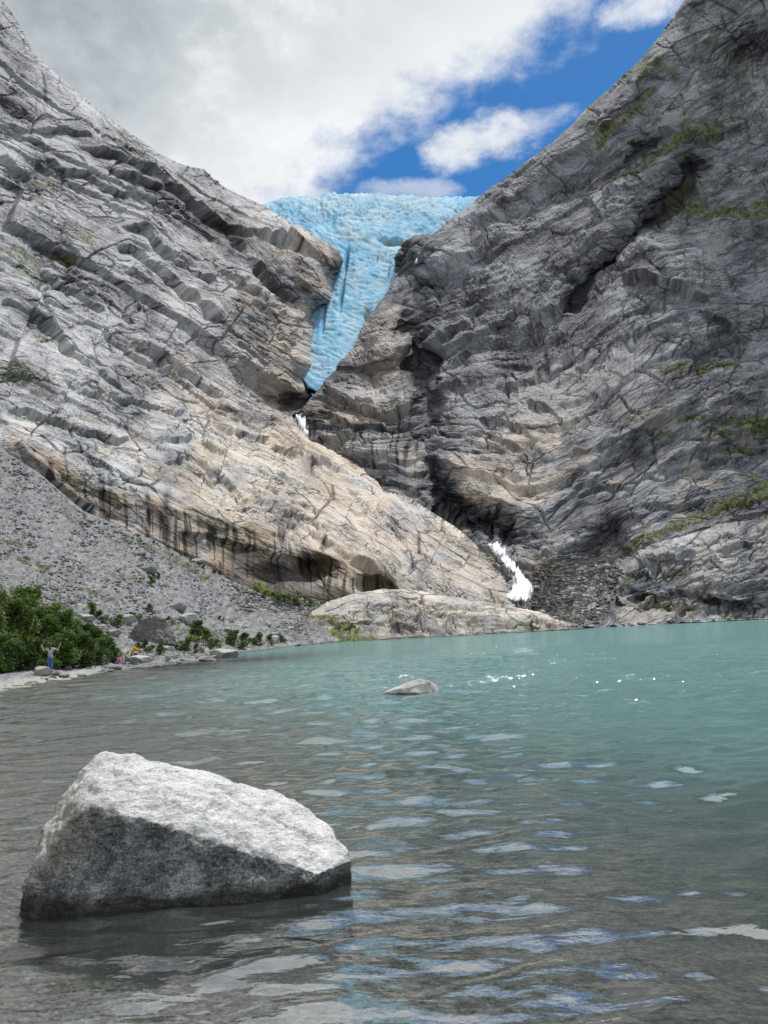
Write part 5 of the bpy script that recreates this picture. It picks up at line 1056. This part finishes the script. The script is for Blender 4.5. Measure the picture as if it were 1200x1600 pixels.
def hand_chains(wrist, d, nrm):
    """palm, four fingers of unequal length and a thumb leaving the side of the palm, all slightly curled"""
    d = Vector(d).normalized(); nrm = Vector(nrm).normalized(); s = d.cross(nrm).normalized(); W_ = Vector(wrist); palm = W_ + d * 0.055; T = lambda q: tuple(q)
    out = [[(T(W_), 0.026), (T(palm), (0.034, 0.018))]]
    for k, (o_, ln) in enumerate(((-0.030, 0.066), (-0.010, 0.078), (0.010, 0.074), (0.030, 0.056))):
        a = palm + s * o_ + d * 0.035; m_ = a + d * ln * 0.55 + nrm * 0.006; e = a + d * ln + nrm * 0.022
        out.append([(T(palm), (0.034, 0.018)), (T(a), 0.0095), (T(m_), 0.0085), (T(e), 0.007)])
    t0 = W_ + d * 0.03 - s * 0.036; out.append([(T(W_), 0.026), (T(t0), 0.012), (T(t0 + d * 0.028 - s * 0.022 + nrm * 0.01), 0.009), (T(t0 + d * 0.055 - s * 0.026 + nrm * 0.02), 0.008)])
    return out
def person(loc, rz, J, shirt, pants, hair_fn, label, sleeve='short', extra=None, shoes=True):
    """J: joints in metres; +y is the way the person faces"""
    e = empty('person', loc, rz); tag(e, label, 'person')
    P = J; hd = Vector(P['head']); nk = Vector(P['neck']); cst = Vector(P['chest']); wa = Vector(P['waist']); pv_ = Vector(P['pelvis']); upv_ = (hd - nk).normalized(); fwd = Vector(P.get('face', (0, 1, 0))).normalized(); T = lambda q: tuple(q)
    top = hd + upv_ * 0.085; chin = hd - upv_ * 0.075 + fwd * 0.035
    ch = [[(T(pv_), (0.135, 0.10)), (T(wa), (0.115, 0.085)), (T(cst), (0.145, 0.10)), (T(nk), 0.05), (T(hd - upv_ * 0.05), (0.065, 0.075)), (T(hd + upv_ * 0.03), (0.078, 0.095)), (T(top), (0.055, 0.065))],
          [(T(hd - upv_ * 0.05), (0.065, 0.075)), (T(chin), 0.03)], [(T(hd + upv_ * 0.03), (0.078, 0.095)), (T(hd + fwd * 0.108 - upv_ * 0.012), 0.013)]]
    sd_v = fwd.cross(upv_).normalized()
    for s in (-1, 1): ch.append([(T(hd + upv_ * 0.03), (0.078, 0.095)), (T(hd + sd_v * 0.085 * s), 0.012)])
    arms = []; legs = []
    for s in ('l', 'r'):
        sh, el, wr = (P['sh_' + s], P['el_' + s], P['wr_' + s]); arms.append([(T(cst), (0.145, 0.10)), (sh, 0.055), (tuple((Vector(sh) + Vector(el)) / 2), 0.045), (el, 0.037), (tuple((Vector(el) + Vector(wr)) / 2), 0.033), (wr, 0.026)])
        ch.append(arms[-1]); ch += hand_chains(wr, Vector(wr) - Vector(el), P.get('palm_' + s, (0, 1, 0)))
        hp, kn, an = P['hip_' + s], P['kn_' + s], P['an_' + s]; ft = P.get('toe_' + s, tuple(Vector(an) + Vector((0, 0.15, -0.05))))
        legs.append([(T(pv_), (0.135, 0.10)), (hp, 0.095), (tuple((Vector(hp) + Vector(kn)) / 2), 0.078), (kn, 0.056), (tuple(Vector(kn) * 0.6 + Vector(an) * 0.4), 0.055), (an, 0.038)])
        ch.append(legs[-1] + [(ft, 0.03)])
    skin_mesh('body', ch, SKIN, e)
    grow = lambda c, k, m_=None: [(p, tuple(q + k for q in r) if isinstance(r, tuple) else r + k) for p, r in (c if m_ is None else c[:m_])]
    sc_ = [grow([(T(pv_ * 0.9 + wa * 0.1), (0.138, 0.104)), (T(wa), (0.115, 0.085)), (T(cst), (0.145, 0.10)), (T(nk * 0.75 + cst * 0.25), 0.05)], 0.026)]
    for a in arms: sc_.append(grow(a, 0.013, 3 if sleeve == 'short' else 6))
    skin_mesh('shirt', sc_, shirt, e)
    skin_mesh('trousers', [grow(l, 0.012) for l in legs] + [grow([(T(pv_), (0.135, 0.10)), (T(pv_ * 0.55 + wa * 0.45), (0.122, 0.09))], 0.012)], pants, e)
    for s in ('l', 'r'):
        an = Vector(P['an_' + s]); ft = Vector(P.get('toe_' + s, tuple(an + Vector((0, 0.15, -0.05)))))
        skin_mesh('shoe', [[(T(an + (an - ft).normalized() * 0.04 + Vector((0, 0, -0.03))), 0.042), (T(an * 0.5 + ft * 0.5), (0.045, 0.04)), (T(ft), 0.036)]], cloth('shoe_leather', (0.05, 0.045, 0.045)), e)
    for ch_h, mat in hair_fn(hd, upv_, fwd, sd_v): skin_mesh('hair', ch_h, mat, e)
    for nm, ch_h, mat in (extra or []): skin_mesh(nm, ch_h, mat, e)
    return e
T_ = lambda q: tuple(q)
def cap_hair(mat):
    def f(h, u, fw, sd): return [([[(T_(h + u * 0.105 + fw * 0.03), 0.05), (T_(h + u * 0.06 - fw * 0.04), (0.088, 0.085)), (T_(h - u * 0.03 - fw * 0.06), (0.075, 0.05))]], mat)]
    return f
def blown_hair(h, u, fw, sd):
    c = [[(T_(h + u * 0.105 + fw * 0.02), 0.055), (T_(h + u * 0.05 - fw * 0.05), (0.092, 0.085)), (T_(h - u * 0.08 - fw * 0.08), (0.075, 0.045)), (T_(h - u * 0.2 - fw * 0.09), (0.06, 0.03)), (T_(h - u * 0.3 - fw * 0.08), 0.02)]]
    a = [[(T_(h + u * 0.05 - fw * 0.05), (0.09, 0.08)), (T_(h + sd * 0.13 - fw * 0.06 + u * 0.05), (0.03, 0.03)), (T_(h + sd * 0.25 - fw * 0.06 + u * 0.0), (0.022, 0.025)), (T_(h + sd * 0.36 - fw * 0.03 + u * 0.05), 0.008)],
         [(T_(h + u * 0.05 - fw * 0.05), (0.09, 0.08)), (T_(h - sd * 0.12 - fw * 0.06 + u * 0.02), (0.03, 0.03)), (T_(h - sd * 0.24 - fw * 0.06 - u * 0.05), (0.018, 0.02)), (T_(h - sd * 0.33 - fw * 0.04 - u * 0.08), 0.01)]]
    return [(c + a, HAIR)]
TEE = cloth('grey_tee', (0.42, 0.44, 0.47)); JEANS = cloth('blue_denim', (0.075, 0.17, 0.36)); YEL = cloth('yellow_jacket', (0.62, 0.40, 0.025)); BLK = cloth('black_cloth', (0.018, 0.018, 0.022)); NAVY = cloth('navy_cloth', (0.03, 0.035, 0.05)); PINK = cloth('pink_cloth', (0.62, 0.33, 0.45)); CREAM = cloth('cream_cloth', (0.55, 0.43, 0.34)); TEAL = cloth('teal_cloth', (0.10, 0.26, 0.36))
stand = dict(pelvis=(0, 0, 0.95), waist=(0.01, 0.0, 1.10), chest=(0.0, 0.0, 1.32), neck=(0, 0.0, 1.49), head=(0, 0.02, 1.60), hip_l=(-0.09, 0, 0.90), hip_r=(0.09, 0, 0.90), kn_l=(-0.09, 0.02, 0.49), kn_r=(0.07, 0.05, 0.50), an_l=(-0.08, -0.02, 0.08), an_r=(0.08, 0.0, 0.08),
             sh_l=(-0.19, 0, 1.40), sh_r=(0.19, 0, 1.40), el_l=(-0.40, 0.02, 1.30), el_r=(0.42, 0.02, 1.30), wr_l=(-0.50, 0.05, 1.52), wr_r=(0.50, 0.05, 1.53), toe_l=(-0.09, 0.14, 0.03), toe_r=(0.09, 0.16, 0.03))
pp, Yd = ground_at(78, 1052)
person(pp + Vector((0, 0, 0.02)), 0.05, stand, TEE, JEANS, blown_hair, 'woman in grey tee and blue jeans standing with raised arms holding her blown hair').scale = (1.02, 1.02, 1.02)
def sit(lean=0.05, kn=0.42, turn=0.0, arm='knee'):
    return dict(pelvis=(0, 0, 0.12), waist=(0, lean * 0.5, 0.28), chest=(0, lean * 1.6, 0.50), neck=(0, lean * 2.2, 0.66), head=(0, lean * 2.5 + 0.03, 0.78), hip_l=(-0.10, 0.03, 0.12), hip_r=(0.10, 0.03, 0.12), kn_l=(-0.15, 0.38, kn), kn_r=(0.16, 0.36, kn + 0.03), an_l=(-0.13, 0.52, 0.07), an_r=(0.15, 0.54, 0.07),
                sh_l=(-0.19, lean * 1.9, 0.58), sh_r=(0.19, lean * 1.9, 0.58), el_l=(-0.26, lean + 0.18, 0.38), el_r=(0.27, lean + 0.18, 0.38), wr_l=(-0.15, 0.38, kn + 0.06), wr_r=(0.12, 0.38, kn + 0.09), toe_l=(-0.13, 0.68, 0.03), toe_r=(0.16, 0.70, 0.03))
pp, Yd = ground_at(183, 1039); person(pp + Vector((0, 0, 0.05)), -1.9, sit(0.05), BLK, PINK, cap_hair(DARKH), 'person in black top and pink trousers sitting hunched by the bushes').scale = (1.05,) * 3
pp, Yd = ground_at(194, 1038); person(pp + Vector((0, 0, 0.05)), -1.3, sit(0.10, 0.40), CREAM, TEAL, cap_hair(DARKH), 'person in cream top and teal trousers sitting between the black and yellow tops').scale = (1.05,) * 3
kneel = dict(pelvis=(0, 0, 0.42), waist=(0, 0.06, 0.58), chest=(0, 0.16, 0.80), neck=(0, 0.22, 0.97), head=(0, 0.28, 1.08), hip_l=(-0.10, 0.02, 0.40), hip_r=(0.10, 0.02, 0.40), kn_l=(-0.16, 0.40, 0.46), kn_r=(0.15, 0.34, 0.08), an_l=(-0.15, 0.34, 0.08), an_r=(0.13, -0.10, 0.10),
             sh_l=(-0.19, 0.19, 0.89), sh_r=(0.19, 0.19, 0.89), el_l=(-0.25, 0.38, 0.72), el_r=(0.26, 0.42, 0.76), wr_l=(-0.14, 0.56, 0.68), wr_r=(0.16, 0.64, 0.72), toe_l=(-0.15, 0.50, 0.03), toe_r=(0.13, -0.22, 0.03))
pp, Yd = ground_at(206, 1034); person(pp + Vector((0, 0, 0.12)), -1.0, kneel, YEL, NAVY, cap_hair(DARKH), 'person in yellow jacket and dark trousers kneeling on the pale ledge', 'long').scale = (1.1,) * 3
